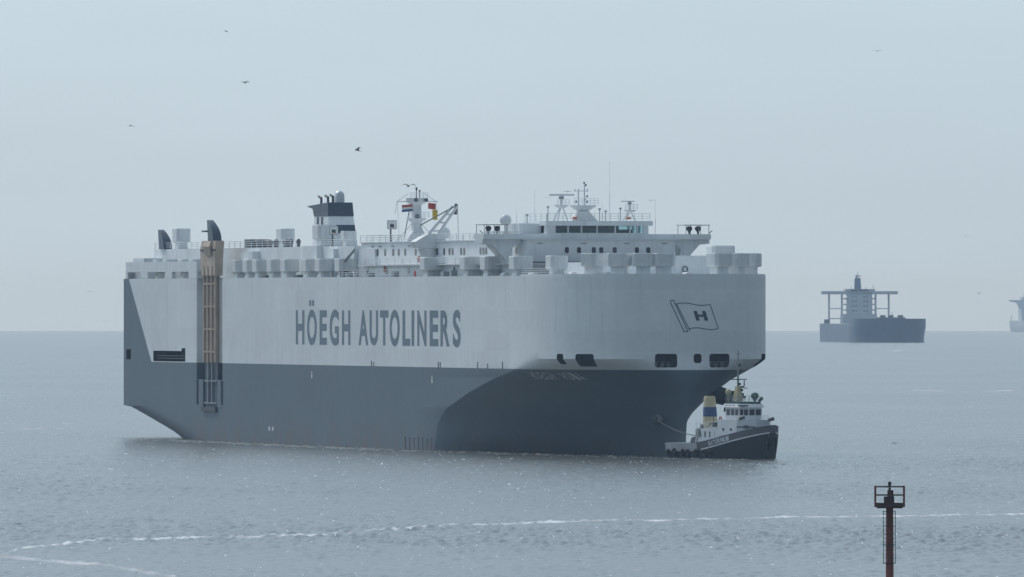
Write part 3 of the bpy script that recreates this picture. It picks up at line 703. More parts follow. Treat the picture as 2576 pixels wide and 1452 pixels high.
# ---- deck vents
def vent_mesh(w, l, h_, hp):
    mb = MB(); c = 0.42
    a, b = l/2, w/2
    oct_ = lambda s, z, k=1.0: [(q[0]*k, q[1]*k, z) for q in ((-a+c, -b), (a-c, -b), (a, -b+c), (a, b-c), (a-c, b), (-a+c, b), (-a, b-c), (-a, -b+c))]
    mb.loft([oct_(1, hp, 0.88), oct_(1, hp+0.16, 1.0), oct_(1, hp+h_-0.12), oct_(1, hp+h_, 0.95)])
    return mb.mesh('vent_cowl', M['vent'])
def ped_mesh(w, l, hp):
    mb = MB(); a, b = l*0.30, w*0.32
    mb.loft([[(-a*1.1, -b*1.1, 0), (a*1.1, -b*1.1, 0), (a*1.1, b*1.1, 0), (-a*1.1, b*1.1, 0)], [(-a, -b, hp*0.45), (a, -b, hp*0.45), (a, b, hp*0.45), (-a, b, hp*0.45)], [(-a*1.02, -b*1.02, hp+0.05), (a*1.02, -b*1.02, hp+0.05), (a*1.02, b*1.02, hp+0.05), (-a*1.02, b*1.02, hp+0.05)]])
    return mb.mesh('vent_trunk', M['vent'])
VM = {}
def vent(x, y, z, w, l, h_, hp, rz=0.0):
    key = (round(w, 1), round(l, 1), round(h_, 1), round(hp, 1))
    if key not in VM: VM[key] = (vent_mesh(*key), ped_mesh(key[0], key[1], key[3]))
    o = link('deck_vent', VM[key][0], SHIP, (x, y, z), rz); link('vent_trunk', VM[key][1], o)
    return o
z0 = ZT+0.03
for x, wpx in ((57.3+6.0, 42), (69.5, 36), (75.5, 40), (83.5, 36), (92.0, 42), (103.8, 40), (111.4, 40), (122.7, 43), (170.3, 58), (190.7, 54), (200.5, 50), (215.0, 50), (230.6, 44)):
    w = (wpx/17.0-0.8)/0.96+0.6; yy = -14.0 if x < 225 else -13.4
    vent(x, yy, z0, w, 3.3, 2.0, 0.85)
for x, wpx in ((5.5, 30), (14.6, 38), (20.5, 38), (30.5, 40), (37.0, 40)): vent(x, -13.9, z0, (wpx/16.0-0.7)/0.96+0.2, 3.3, 2.0, 1.0)
def nrm(x, y):            # outline normal angle on the rounded bow
    e = 0.05; y2 = y+e
    dx = front_x(y2, 20)-front_x(y, 20); return math.atan2(-dx, e)
for x, y in ((241.4, -11.2), (244.8, -8.5), (246.6, -5.6), (247.3, -2.9), (246.8, 5.4), (244.6, 8.6), (241.6, 11.6)):
    a = nrm(0, y*1.14); vent(x-0.2, y, z0, 3.0, 2.9, 1.9, 1.2, a)
vent(236.5, 12.6, z0, 3.0, 3.0, 1.85, 1.1, R(60)); vent(232.0, 10.2, z0, 3.4, 3.4, 2.3, 1.95)
for x, y, w, l, h_, hp in ((5.2, -8.0, 2.3, 3.4, 2.2, 1.1), (67.7, -8.0, 2.2, 3.6, 1.9, 1.0), (99.4, -10.6, 2.9, 4.0, 2.2, 1.1), (109.0, -9.5, 2.0, 2.6, 1.5, 0.8)):
    vent(x, y, 29.8, w, l, h_, hp)
# mooring deck house at the bow and small deck gear
BH = MB().loft([[(214, -9, z0), (234, -9, z0), (239, -4, z0), (239, 4, z0), (234, 9, z0), (214, 9, z0)], [(214, -9, 27.0), (234, -9, 27.0), (239, -4, 27.0), (239, 4, 27.0), (234, 9, 27.0), (214, 9, 27.0)]]).build('bow_deckhouse', M['white'], SHIP)
MB().box(231, 239.5, 1.2, 9.6, z0, 27.9).build('bow_store', M['white'], SHIP)
bl = MB()
for i in range(36):                         # low bulwark round the bow
    a0, a1 = R(-90+5*i), R(-90+5*(i+1))
    f = lambda a, d: (222+(28-d)*abs(math.cos(a))**(2/2.8), (B-d)*math.copysign(abs(math.sin(a))**(2/2.8), math.sin(a)))
    p0, p1, q0, q1 = f(a0, 0.02), f(a1, 0.02), f(a0, 0.14), f(a1, 0.14)
    bl.loft([[(*p0, ZT), (*p1, ZT), (*q1, ZT), (*q0, ZT)], [(*p0, 25.32), (*p1, 25.32), (*q1, 25.32), (*q0, 25.32)]])
bl.build('bow_bulwark', M['white'], SHIP)
for x, y, r in ((222.0, -14.3, 0.55), (209.0, -14.6, 0.5), (245.5, 1.0, 0.5), (235.5, -12.6, 0.55), (243.5, -10.0, 0.5)):
    MB().loft([[(x+q, y+r*math.cos(t), z0+r*0.9*max(0.0, math.sin(t))) for t in [R(180*i/8) for i in range(9)]] for q in (-0.9, 0.9)]).build('raft_canister', M['clothwhite'], SHIP)
# life ring emblem on the port bow store: a round black ring
rg = MB(); rr = [(0.38*math.cos(t), 0.38*math.sin(t)) for t in [2*math.pi*i/20 for i in range(20)]]
for (a, b), (c, d) in zip(rr, rr[1:]+rr[:1]): rg.tube((239.6, 2.6+a, 25.9+b+0.1), (239.6, 2.6+c, 25.9+d+0.1), 0.07, k=6)
rg.build('lifebuoy', M['navy'], SHIP)
for x, y, z in ((141.5, -13.05, 26.2), (165.5, -15.3, 25.5), (207.0, 12.4, 26.6), (153.0, -11.1, 27.7)):
    MB().loft([[(x+0.18*q, y-0.1*q*0, z+0) for q in (0,)]*0+[(x+0.5*math.cos(t), y-0.1, z+0.5*math.sin(t)) for t in [2*math.pi*i/12 for i in range(12)]], [(x+0.5*math.cos(t), y, z+0.5*math.sin(t)) for t in [2*math.pi*i/12 for i in range(12)]]]).build('lifebuoy', M['red'], SHIP)
for x, y, w, h_ in ((124.5, -15.2, 2.2, 0.9), (127.8, -15.3, 1.2, 0.6), (152.5, -15.2, 1.0, 0.8), (178.0, -15.1, 1.6, 0.7), (183.0, -15.2, 1.0, 0.9), (140.0, -15.3, 0.8, 0.6), (80.0, -15.2, 2.2, 0.35), (98.5, -15.2, 2.2, 0.4)):
    MB().box(x, x+w, y, y+0.9, z0, z0+h_).build('deck_locker', M['dark'] if w > 2 else M['grey'], SHIP)
for i, (x, y, r) in enumerate(((60.5, -10.5, 0.6), (64.0, -9.6, 0.75), (71.0, -10.4, 0.55), (75.0, -9.8, 0.7), (79.0, -10.2, 0.4), (84.0, -10.4, 0.35))):
    MB().lathe(x, y, [(r*0.7, 29.8), (r*0.75, 30.3), (r, 30.45), (r, 30.75), (r*0.4, 31.05)], 12).build('mushroom_vent', M['dark'], SHIP, 50)
MB().box(56.5, 60.0, -11.5, -8.5, 29.8, 31.1).build('winch_house', M['dark'], SHIP)

# ---- funnel
FUN = MB().loft([[(87.6, -9.2, 29.8), (96.6, -9.2, 29.8), (96.6, -4.6, 29.8), (87.6, -4.6, 29.8)], [(88.2, -9.05, 34.4), (96.0, -9.05, 34.4), (96.0, -5.1, 34.4), (88.2, -5.1, 34.4)]]).build('funnel', M['white'], SHIP)
MB().loft([[(88.1, -9.1, 34.41), (96.1, -9.1, 34.41), (96.1, -5.05, 34.41), (88.1, -5.05, 34.41)], [(87.4, -9.15, 35.6), (96.0, -9.1, 35.6), (96.0, -5.15, 35.6), (87.4, -5.1, 35.6)],
           [(84.2, -9.2, 36.0), (95.9, -9.1, 36.5), (95.9, -5.2, 36.5), (84.2, -5.1, 36.0)]]).build('funnel_top', M['navy'], FUN)
tp = lambda z: (z-29.8)/4.6
def fring(z, e):
    t = tp(z); l = lambda a, b: a+(b-a)*t
    return [(l(87.6, 88.2)-e, l(-9.2, -9.05)-e, z), (l(96.6, 96.0)+e, l(-9.2, -9.05)-e, z), (l(96.6, 96.0)+e, l(-4.6, -5.1)+e, z), (l(87.6, 88.2)-e, l(-4.6, -5.1)+e, z)]
MB().loft([fring(31.85, 0.02), fring(33.1, 0.02)]).build('funnel_band', M['navy'], FUN)
for x in (90.2, 92.6): MB().box(x, x+0.35, -9.24, -9.0, 33.0, 34.3).build('funnel_louvre', M['dark'], FUN)
EX = MB().lathe(93.5, -6.6, [(0.78, 36.3), (0.78, 37.4), (0.72, 37.8), (0.5, 38.15), (0.2, 38.3), (0.02, 38.32)], 20).build('exhaust_dome', M['steel'], FUN, 50)
for x, y, h_ in ((91.0, -7.7, 37.6), (92.0, -7.2, 37.7), (89.0, -8.2, 37.5)):
    p = MB(); p.tube((x, y, 36.1), (x, y, h_-0.25), 0.19); p.tube((x, y, h_-0.3), (x-1.0, y-0.12, h_), 0.19); p.build('exhaust_pipe', M['dark'], FUN)
# ---- basketball stands on the after deck
def hoop(x, y, z, hz, face):
    s = MB(); s.tube((x, y, z), (x, y, z+hz), 0.13); s.tube((x, y, z+hz), (x+0.6, y, z+hz+0.3), 0.1)
    S = s.build('basketball_stand', M['dark'], SHIP)
    MB().box(x+0.6, x+0.7, y-0.72, y+0.72, z+hz-0.2, z+hz+1.1).build('backboard', M['vent'], S)
    MB().box(x+0.7, x+0.73, y-0.3, y+0.3, z+hz+0.05, z+hz+0.55).build('backboard_square', M['navy'], S)
    fr = MB()
    for y0, y1, a, b in ((-0.72, 0.72, -0.2, -0.13), (-0.72, 0.72, 1.03, 1.1), (-0.72, -0.66, -0.13, 1.03), (0.66, 0.72, -0.13, 1.03)): fr.box(x+0.7, x+0.72, y+y0, y+y1, z+hz+a, z+hz+b)
    fr.build('backboard_edge', M['dark'], S)
    rm = MB(); q = [(x+1.05+0.3*math.cos(t), y+0.3*math.sin(t), z+hz+0.05) for t in [2*math.pi*i/12 for i in range(12)]]
    for a, b in zip(q, q[1:]+q[:1]): rm.tube(a, b, 0.03, k=5)
    rm.build('hoop', M['orange'], S)
hoop(102.5, -10.2, 29.8, 2.0, 1); hoop(121.9, -6.6, 30.3, 2.2, 1)
MB().tube((123.0, -4.8, 31), (126.6, -4.9, 35.9), 0.07).build('flag_staff', M['dark'], SHIP)

# ---- signal mast
sx, sy = 126.8, -4.0
sm = MB(); sm.loft([[(sx-1.6, sy-2.0, 30.33), (sx+1.6, sy-2.0, 30.33), (sx+1.6, sy+1.7, 30.33), (sx-1.6, sy+1.7, 30.33)], [(sx-1.2, sy-1.4, 31.2), (sx+1.2, sy-1.4, 31.2), (sx+1.2, sy+1.2, 31.2), (sx-1.2, sy+1.2, 31.2)], [(sx-0.7, sy-0.68, 32.0), (sx+0.7, sy-0.68, 32.0), (sx+0.7, sy+0.65, 32.0), (sx-0.7, sy+0.65, 32.0)], [(sx-0.6, sy-0.58, 36.0), (sx+0.6, sy-0.58, 36.0), (sx+0.6, sy+0.55, 36.0), (sx-0.6, sy+0.55, 36.0)]])
SM = sm.build('signal_mast', M['vent'], SHIP)
MB().lathe(sx, sy, [(0.6, 33.1), (1.55, 33.75), (1.55, 33.9)], 12).build('mast_platform', M['vent'], SM)
MB().lathe(sx, sy, [(0.55, 35.75), (1.6, 36.3), (1.6, 36.9), (1.5, 36.9)], 12).build('mast_top', M['vent'], SM)
for y in (-0.55, 1.05): MB().tube((sx+1.3, sy+y, 36.65), (sx+1.75, sy+y, 36.6), 0.26, 0.3, 12).build('horn', M['dark'], SM)
MB().tube((sx+0.4, sy-0.1, 34.2), (sx+1.2, sy-0.15, 34.2), 0.3, 0.34, 12).build('horn', M['dark'], SM)
w = MB(); w.tube((sx, sy, 36.9), (sx, sy, 38.2), 0.07); w.box(sx-0.12, sx+0.12, sy-0.12, sy+0.12, 38.1, 38.5); w.tube((sx, sy+0.5, 36.9), (sx, sy+0.5, 37.9), 0.06); w.box(sx-0.1, sx+0.1, sy+0.4, sy+0.6, 37.85, 38.1); w.build('mast_light', M['black'], SM)
railing([(sx+1.5, sy-1.5), (sx+1.5, sy+1.5)], 33.9, 0.9, 'platform_rail', SM, 0.7, 0.04)
railing([(sx+1.5, sy-1.3), (sx+1.5, sy+1.3)], 36.9, 0.8, 'platform_rail', SM, 0.7, 0.035)
y_ = MB(); y_.tube((sx, sy-3.0, 36.4), (sx, sy+3.3, 36.4), 0.05, k=6)
for s in (-1, 1):
    y_.tube((sx, sy+s*3.0, 36.4), (sx, sy+s*1.2, 37.6), 0.03, k=5); y_.tube((sx, sy+s*3.0, 36.4), (sx, sy+s*3.3, 34.6), 0.025, k=5)
    y_.tube((sx, sy+s*0.8, 33.0), (sx, sy+s*3.2, 30.4), 0.035, k=5)
    y_.tube((sx, sy+s*3.0, 36.4), (sx, sy+s*2.6, 30.4), 0.02, k=5)
y_.build('mast_yard', M['grey'], SM)
def flag(x, y, z, w, h_, mats, label, cat):
    """cloth with ripples, one band mesh per colour"""
    root = thing('signal_flag', label, 'flag', tuple(SHIP.matrix_basis @ Vector((x, y, z))), SHIP.rotation_euler.z)
    n = 8; nb = len(mats)
    for b_, m in enumerate(mats):
        f0, f1 = b_/nb, (b_+1)/nb
        v = []; f = []
        for i in range(n+1):
            t = i/n; o = 0.10*math.sin(t*7+1)*t
            for q in (f0, f1): v.append((o, w*t, -h_*q-0.25*t*abs(w)*0.4))
        for i in range(n): f.append((2*i, 2*i+1, 2*i+3, 2*i+2))
        mb = MB(); mb.v = v + [(a+0.02, b, c) for a, b, c in v]; k = len(v); mb.f = f + [tuple(q+k for q in reversed(g)) for g in f]
        mb.build('cloth_band', M[m], root)
flag(sx+0.2, sy-0.65, 36.0, -1.7, 1.05, ['red', 'clothwhite', 'clothblue'], 'small red, white and blue ensign flying at the signal mast', 'flag')
flag(sx+0.2, sy+1.75, 36.2, 1.15, 0.9, ['red'], 'small plain red flag flying at the signal mast', 'flag')
flag(sx+0.4, sy+2.35, 35.2, 0.75, 1.5, ['yellow'], 'narrow yellow flag hanging from the signal mast under a red one', 'flag')

# ---- deck crane
cx, cy = 160.5, -11.9
CR = MB().lathe(cx, cy, [(1.25, 26.92), (1.25, 28.6), (1.5, 28.9), (1.5, 29.2)], 14).build('deck_crane', M['vent'], SHIP, 40)
MB().prism([(cy-2.0, 29.3), (cy+1.5, 29.2), (cy+2.3, 30.5), (cy+1.9, 31.3), (cy-0.3, 31.4), (cy-2.3, 30.2)], 'x', cx-1.4, cx+1.4).build('crane_house', M['vent'], CR)
j0 = Vector((cx, cy+0.2, 30.6)); j1 = Vector((cx+2.0, cy+3.5, 35.4))
jb = MB()
for s in (-0.75, 0.75):
    a = j0+Vector((s*1.2, s*0.75, 0)); b = j1+Vector((s*0.5, s*0.3, 0)); jb.tube(a, b, 0.26, 0.2, 6)
for t in (0.25, 0.5, 0.75):
    c = j0.lerp(j1, t); k = 0.75*(1.2-0.7*t); jb.tube(c+Vector((-k, -0.75*(1-0.6*t), 0)), c+Vector((k, 0.75*(1-0.6*t), 0)), 0.12, k=6)
jb.build('crane_jib', M['vent'], CR)
MB().tube(j1+Vector((0, 0.05, -1.2)), j1+Vector((0.2, 0.1, 0.35)), 0.28, 0.22).build('jib_sheave', M['dark'], CR)
pt = Vector((cx-1.5, cy-0.8, 32.6))
w = MB(); w.tube((cx-1.5, cy-0.9, 30.0), pt, 0.2, 0.16); w.tube((cx-0.6, cy+0.2, 30.0), pt, 0.12); w.build('crane_kingpost', M['vent'], CR)
w = MB(); w.tube(pt, j1, 0.09, k=6); w.tube(j1+Vector((0.3, 0.3, 0.2)), j1+Vector((0.3, 0.5, -8.0)), 0.035, k=5); w.box(j1.x+0.1, j1.x+0.5, j1.y+0.35, j1.y+0.7, 27.2, 28.2); w.build('crane_cable', M['dark'], CR)
# provision davit further aft
w = MB(); w.tube((122.0, -14.6, z0), (122.0, -14.6, 26.6), 0.22); w.tube((122.0, -14.6, 26.5), (128.0, -13.9, 29.2), 0.26, 0.18); w.tube((128.0, -13.9, 29.2), (128.2, -13.9, 27.6), 0.05, k=5); w.build('davit', M['grey'], SHIP)

# ------------------------------------------------------------------ the tug
TUG = thing('tugboat', 'small black-hulled tug with white wheelhouse and cream funnel under the big bow', 'tugboat', (29.45, 1549.0, -0.2), -R(61))
TL = 24.0
def tug_half(x, z):                       # x from -12 to 12
    t = (x+12)/24
    bow = max(0.0, 1-max(0.0, (t-0.52)/0.48)**2.3)**0.62
    st = min(1.0, 0.80+0.2*min(1, t/0.15))
    k = 0.86+0.14*min(1, max(0, z/2.5))
    return 3.85*bow*st*k
def sheer(x): t = (x+12)/24; return 1.95+0.1*(1-t)+2.75*max(0, (t-0.30)/0.70)**1.55
def tug_shell(zlo, zhi, name, m, e=0.0, x0=-12, x1=12):
    xs = [x for x in [-12+24*i/48 for i in range(48)]+[11.93] if x0 <= x <= x1]
    V = []; k = 6
    for x in xs:
        a, b = zlo(x), zhi(x)
        V.append([(x+(0.55*(z/4.5) if x > 6 else 0)*((x-6)/6 if x > 6 else 0), tug_half(x, z)+e, z) for z in [a+(b-a)*j/(k-1) for j in range(k)]])
    mb = MB()
    ring = [[(x, -b, z) for x, b, z in col_] + [(x, b, z) for x, b, z in reversed(col_)] for col_ in V]
    mb.loft(ring); return mb.build(name, m, TUG, 35)
strake = lambda x: sheer(x)-1.12
tug_shell(lambda x: -1.0, strake, 'hull', M['tugblack'])
tug_shell(lambda x: strake(x)+0.004, sheer, 'bulwark', M['tuggrey'], x0=-2.0)
tug_shell(lambda x: strake(x)+0.004, sheer, 'stern_bulwark', M['tugpale'], x1=-2.0)
# white sheer stripe along the bow, slightly proud
for s in (-1, 1):
    mb = MB(); xs = [-1.0+12.85*i/30 for i in range(31)]
    for a, b in zip(xs, xs[1:]):
        f = lambda x: (x+(0.55*(strake(x)/4.5)*((x-6)/6) if x > 6 else 0), s*(tug_half(x, strake(x))+0.05), strake(x))
        p, q = f(a), f(b); mb.poly([p, q, (q[0], q[1], q[2]+0.17), (p[0], p[1], p[2]+0.17)])
    mb.build('sheer_stripe', M['tugwhite'], TUG)
# tyre fenders
def tyre(x, z, s, r=0.55):
    mb = MB(); n = 12; y = s*(tug_half(x, z)+0.16)
    pts = [(x+r*0.7*math.cos(t), y, z+r*0.7*math.sin(t)) for t in [2*math.pi*i/n for i in range(n)]]
    for a, b in zip(pts, pts[1:]+pts[:1]): mb.tube(a, b, 0.17, k=6)
    mb.build('tyre_fender', M['rubber'], TUG)
for i in range(7):
    for s in (-1, 1): tyre(-10.3+2.0*i+0.35*((i*7) % 3-1), 0.72+0.05*((i*5) % 3), s, 0.5+0.05*((i*3) % 2))
mb = MB()
for z, r in ((2.9, 0.34), (2.2, 0.36), (1.5, 0.34)):
    mb.tube((12.0-0.2*(3-z), -0.75, z), (12.0-0.2*(3-z), 0.75, z), r, k=10)
mb.build('bow_fender', M['rubber'], TUG, 40)
DK = MB()
DK.loft([[(x, -tug_half(x, 2)+0.15, sheer(x)-0.9) for x in (-11.8,)]*0+[(-11.6, -2.9, 1.2), (3, -3.4, 1.6), (9, -2.4, 3.0), (11.3, 0, 3.7), (9, 2.4, 3.0), (3, 3.4, 1.6), (-11.6, 2.9, 1.2)], [(-11.6, -2.9, 1.3), (3, -3.4, 1.7), (9, -2.4, 3.1), (11.3, 0, 3.8), (9, 2.4, 3.1), (3, 3.4, 1.7), (-11.6, 2.9, 1.3)]])
DK.build('deck', M['greenpaint'], TUG)
# name board: white letters on the bulwark
nb = 'SATURNUS'
for i, ch in enumerate(nb):
    x0 = 1.3+i*0.62
    def pl(s, t, x0=x0):
        x = x0+0.56*s; z = sheer(x)-0.84+0.62*t; return (x+(0.55*(z/4.5)*((x-6)/6) if x > 6 else 0), -tug_half(x, z)-0.03, z)
    letter(ch, pl, M['tugwhite'], TUG, 0.05)
# superstructure
HS = MB(); HS.loft([[(-4.5, -2.5, 1.5), (6.5, -2.6, 1.5), (8.3, -1.3, 1.5), (8.3, 1.3, 1.5), (6.5, 2.6, 1.5), (-4.5, 2.5, 1.5)], [(-4.5, -2.5, 4.0), (6.5, -2.6, 4.6), (8.3, -1.3, 4.7), (8.3, 1.3, 4.7), (6.5, 2.6, 4.6), (-4.5, 2.5, 4.0)]])
HS = HS.build('deckhouse', M['tugwhite'], TUG)
FC = MB().loft([[(2.0, -2.75, 3.2), (7.0, -2.7, 3.2), (9.3, -1.0, 3.2), (9.3, 1.0, 3.2), (7.0, 2.7, 3.2), (2.0, 2.75, 3.2)], [(2.0, -2.7, 5.35), (7.2, -2.65, 5.35), (9.6, -1.0, 5.35), (9.6, 1.0, 5.35), (7.2, 2.65, 5.35), (2.0, 2.7, 5.35)]]).build('forecastle_house', M['tugwhite'], TUG)
for x in (-3.2, -1.9, -0.6, 0.9): MB().box(x, x+0.35, -2.55, -2.45, 2.9, 3.7).build('window', M['glass'], HS)
for x, y in ((3.6, -2.74), (5.6, -2.70)): MB().tube((x, y-0.04, 4.0), (x, y+0.06, 4.0), 0.22, k=10).build('porthole', M['glass'], FC)
MB().box(0.7, 1.9, -2.6, -2.4, 4.35, 4.95).build('rail_cloth', M['black'], TUG)
# bow crest: long flat board with a round middle, on the front face
def fcface(s, z):      # starboard oblique front face of the forecastle house
    a = Vector((7.12, -2.66, 0)); b = Vector((9.42, -1.0, 0)); p = a.lerp(b, s); return p.x+0.05, p.y-0.06, z
cr = MB(); cr.poly([fcface(s, z) for s, z in ((0.0, 4.28), (0.32, 4.28), (0.42, 4.15), (0.58, 4.15), (0.68, 4.28), (1.0, 4.28), (1.0, 4.46), (0.68, 4.46), (0.58, 4.6), (0.42, 4.6), (0.32, 4.46), (0.0, 4.46))])
cr.build('crest_board', M['dark'], FC)
WHT = MB().loft([[(2.4, -1.7, 5.36), (6.0, -1.7, 5.36), (7.4, -1.0, 5.36), (7.4, 1.0, 5.36), (6.0, 1.7, 5.36), (2.4, 1.7, 5.36)], [(2.4, -1.7, 7.0), (6.1, -1.7, 7.0), (7.6, -1.0, 7.0), (7.6, 1.0, 7.0), (6.1, 1.7, 7.0), (2.4, 1.7, 7.0)]]).build('wheelhouse', M['tugwhite'], TUG)
MB().loft([[(1.9, -2.0, 7.01), (6.3, -2.0, 7.01), (8.1, -1.15, 7.01), (8.1, 1.15, 7.01), (6.3, 2.0, 7.01), (1.9, 2.0, 7.01)], [(2.2, -1.75, 7.5), (6.2, -1.75, 7.5), (7.7, -1.0, 7.5), (7.7, 1.0, 7.5), (6.2, 1.75, 7.5), (2.2, 1.75, 7.5)]]).build('wheelhouse_roof', M['tugwhite'], WHT)
def pane(a, b, z0_, z1_, e=0.03):
    a = Vector(a); b = Vector(b); d = (b-a).normalized(); n = Vector((d.y, -d.x))*e
    mb = MB(); mb.loft([[(a.x+n.x, a.y+n.y, z0_), (b.x+n.x, b.y+n.y, z0_), (b.x-n.x, b.y-n.y, z0_), (a.x-n.x, a.y-n.y, z0_)], [(a.x+n.x+0.04, a.y+n.y, z1_), (b.x+n.x+0.04, b.y+n.y, z1_), (b.x-n.x+0.04, b.y-n.y, z1_), (a.x-n.x+0.04, a.y-n.y, z1_)]])
    return mb.build('pane', M['glass'], WHT)
for s in (-1, 1):
    for x0, x1 in ((2.75, 3.6), (3.95, 4.8), (5.1, 5.85)): pane((x0, s*1.71), (x1, s*1.71), 5.95, 6.75)
    pane((6.2, s*1.63), (6.72, s*1.40), 5.95, 6.75); pane((6.85, s*1.34), (7.4, s*1.06), 5.95, 6.75)
for y0, y1 in ((-0.9, -0.1), (0.1, 0.9)): pane((7.50, y0), (7.50, y1), 5.95, 6.75)
for x in (2.6, 3.6, 4.6): MB().box(x, x+0.7, -1.9, -1.82, 7.2, 7.3).build('roof_slot', M['black'], WHT)
for i in range(9): MB().box(6.5+0.14*i, 6.6+0.14*i, -2.13+0.1*i, -1.7+0.1*i, 7.2, 7.36).build('roof_letter', M['dark'], WHT)
TOPD = MB().loft([[(2.3, -1.65, 7.51), (6.2, -1.65, 7.51), (7.5, -0.9, 7.51), (7.5, 0.9, 7.51), (6.2, 1.65, 7.51), (2.3, 1.65, 7.51)], [(2.3, -1.65, 7.8), (6.2, -1.65, 7.8), (7.5, -0.9, 7.8), (7.5, 0.9, 7.8), (6.2, 1.65, 7.8), (2.3, 1.65, 7.8)]]).build('top_deck', M['greenpaint'], TUG)
railing([(2.4, -1.6), (6.2, -1.6), (7.4, -0.85), (7.4, 0.85)], 7.8, 0.8, 'railing', TUG, 0.8, 0.035, 'grey')
MB().lathe(5.9, 0.9, [(0.2, 7.85), (0.25, 8.1), (0.5, 8.35), (0.55, 8.65), (0.4, 8.95), (0.05, 9.05)], 12).build('fire_monitor', M['greenpaint'], TUG, 50)
MB().lathe(2.5, -1.3, [(0.1, 7.85), (0.12, 8.6), (0.42, 8.9), (0.42, 9.2), (0.25, 9.45), (0.02, 9.5)], 12).build('radome', M['cream'], TUG, 50)
MB().tube((7.4, 0.7, 7.9), (7.9, 0.9, 8.3), 0.22, 0.25).build('searchlight', M['dark'], TUG)
mx_ = 2.9
tm = MB(); tm.loft([[(mx_-0.6, -0.5, 7.85), (mx_+0.6, -0.5, 7.85), (mx_+0.6, 0.5, 7.85), (mx_-0.6, 0.5, 7.85)], [(mx_-0.3, -0.28, 9.9), (mx_+0.3, -0.28, 9.9), (mx_+0.3, 0.28, 9.9), (mx_-0.3, 0.28, 9.9)]])
TM = tm.build('mast', M['cream'], TUG)
w = MB(); w.tube((mx_, 0, 9.9), (mx_, 0, 14.8), 0.16, 0.09); w.tube((mx_, -0.5, 14.3), (mx_, 0.5, 14.3), 0.05); w.build('topmast', M['grey'], TM)
MB().box(mx_-0.1, mx_+0.2, -1.3, 1.3, 10.75, 10.88).build('radar_scanner', M['black'], TM)
w = MB(); w.tube((mx_, 0, 9.7), (mx_+0.3, 0.8, 9.9), 0.09); w.tube((mx_+0.3, 0.8, 9.9), (mx_+0.3, 0.8, 10.7), 0.08); w.tube((mx_, -0.1, 9.8), (mx_+0.3, 1.3, 9.6), 0.07); w.build('mast_arm', M['dark'], TM)
for z, y in ((10.0, 0.0), (9.2, 0.35), (8.6, 0.5), (8.2, 0.8), (12.6, 0.0), (11.8, 0.2)): MB().box(mx_+0.15, mx_+0.5, y-0.15, y+0.15, z, z+0.34).build('mast_lamp', M['black'], TM)
# funnel
fl = lambda z, r: [(-2.9+r*1.2*math.cos(t)-0.05*z, -0.9+r*math.sin(t), z) for t in [2*math.pi*i/14 for i in range(14)]]
rr_ = lambda z: 1.0-0.055*(z-4)
FU = MB().loft([fl(3.9, rr_(3.9)), fl(8.2, rr_(8.2)), fl(8.5, rr_(8.5)*0.85)]).build('funnel', M['cream'], TUG, 40)
MB().loft([fl(5.7, rr_(5.7)+0.025), fl(7.0, rr_(7.0)+0.025)]).build('funnel_band', M['bluepaint'], FU, 40)
MB().box(-3.9, -3.3, -2.0, -1.75, 4.1, 4.6).build('funnel_vent', M['black'], FU)
# towing gear on the after deck
TW = MB().prism([(-1.5, 1.3), (1.5, 1.3), (0.6, 3.0), (-0.4, 3.2), (-1.0, 2.6)], 'x', -7.4, -5.4).build('towing_winch', M['black'], TUG)
MB().tube((-6.4, -1.7, 2.1), (-6.4, 1.7, 2.1), 0.8, k=14).build('winch_drum', M['dark'], TW)
MB().box(-7.0, -6.0, -0.4, 0.5, 3.2, 3.7).build('winch_control', M['grey'], TW)
for y in (-1.6, -0.6): MB().lathe(-5.3, y, [(0.2, 1.3), (0.2, 2.2), (0.28, 2.3)], 8).build('bitt', M['tugwhite'], TW)
# side clutter: life raft, lifebuoy, ladder, boat davit
MB().tube((-0.6, -2.0, 4.75), (0.9, -2.0, 4.75), 0.34, k=12).build('life_raft', M['tuggrey'], TUG)
rb = MB(); q = [(1.9+0.3*math.cos(t), -2.2, 5.4+0.3*math.sin(t)) for t in [2*math.pi*i/14 for i in range(14)]]
for a, b in zip(q, q[1:]+q[:1]): rb.tube(a, b, 0.09, k=6)
rb.build('lifebuoy', M['red'], TUG)
w = MB(); w.tube((0.2, -2.3, 4.2), (0.2, -2.3, 5.7), 0.07); w.tube((0.2, -2.3, 5.7), (1.4, -2.5, 5.3), 0.06); w.tube((-1.5, -2.4, 4.1), (-0.3, -2.4, 4.9), 0.06); w.build('boat_davit', M['tuggrey'], TUG)
railing([(-4.4, -2.4), (2.0, -2.45)], 4.15, 0.8, 'railing', TUG, 1.0, 0.035)
railing([(7.3, -2.6), (9.5, -1.0), (9.5, 1.0)], 5.36, 0.55, 'railing', TUG, 0.8, 0.03)
ld = MB()
for x in (-3.6, -3.0): ld.tube((x-0.9, -2.75, 1.6), (x, -2.6, 4.2), 0.05, k=5)
for k in range(8): t = k/8; ld.tube((-4.5+0.9*t, -2.75+0.15*t, 1.6+2.6*t), (-3.9+0.9*t, -2.75+0.15*t, 1.6+2.6*t), 0.04, k=5)
ld.build('ladder', M['tuggrey'], TUG)
for x, y, z in ((9.9, 1.0, 5.3), (10.2, 0.9, 3.95), (7.6, -2.3, 5.5)): MB().tube((x, y-0.3, z), (x+0.4, y+0.4, z+0.25), 0.22, 0.26).build('mooring_fairlead', M['dark'], TUG)

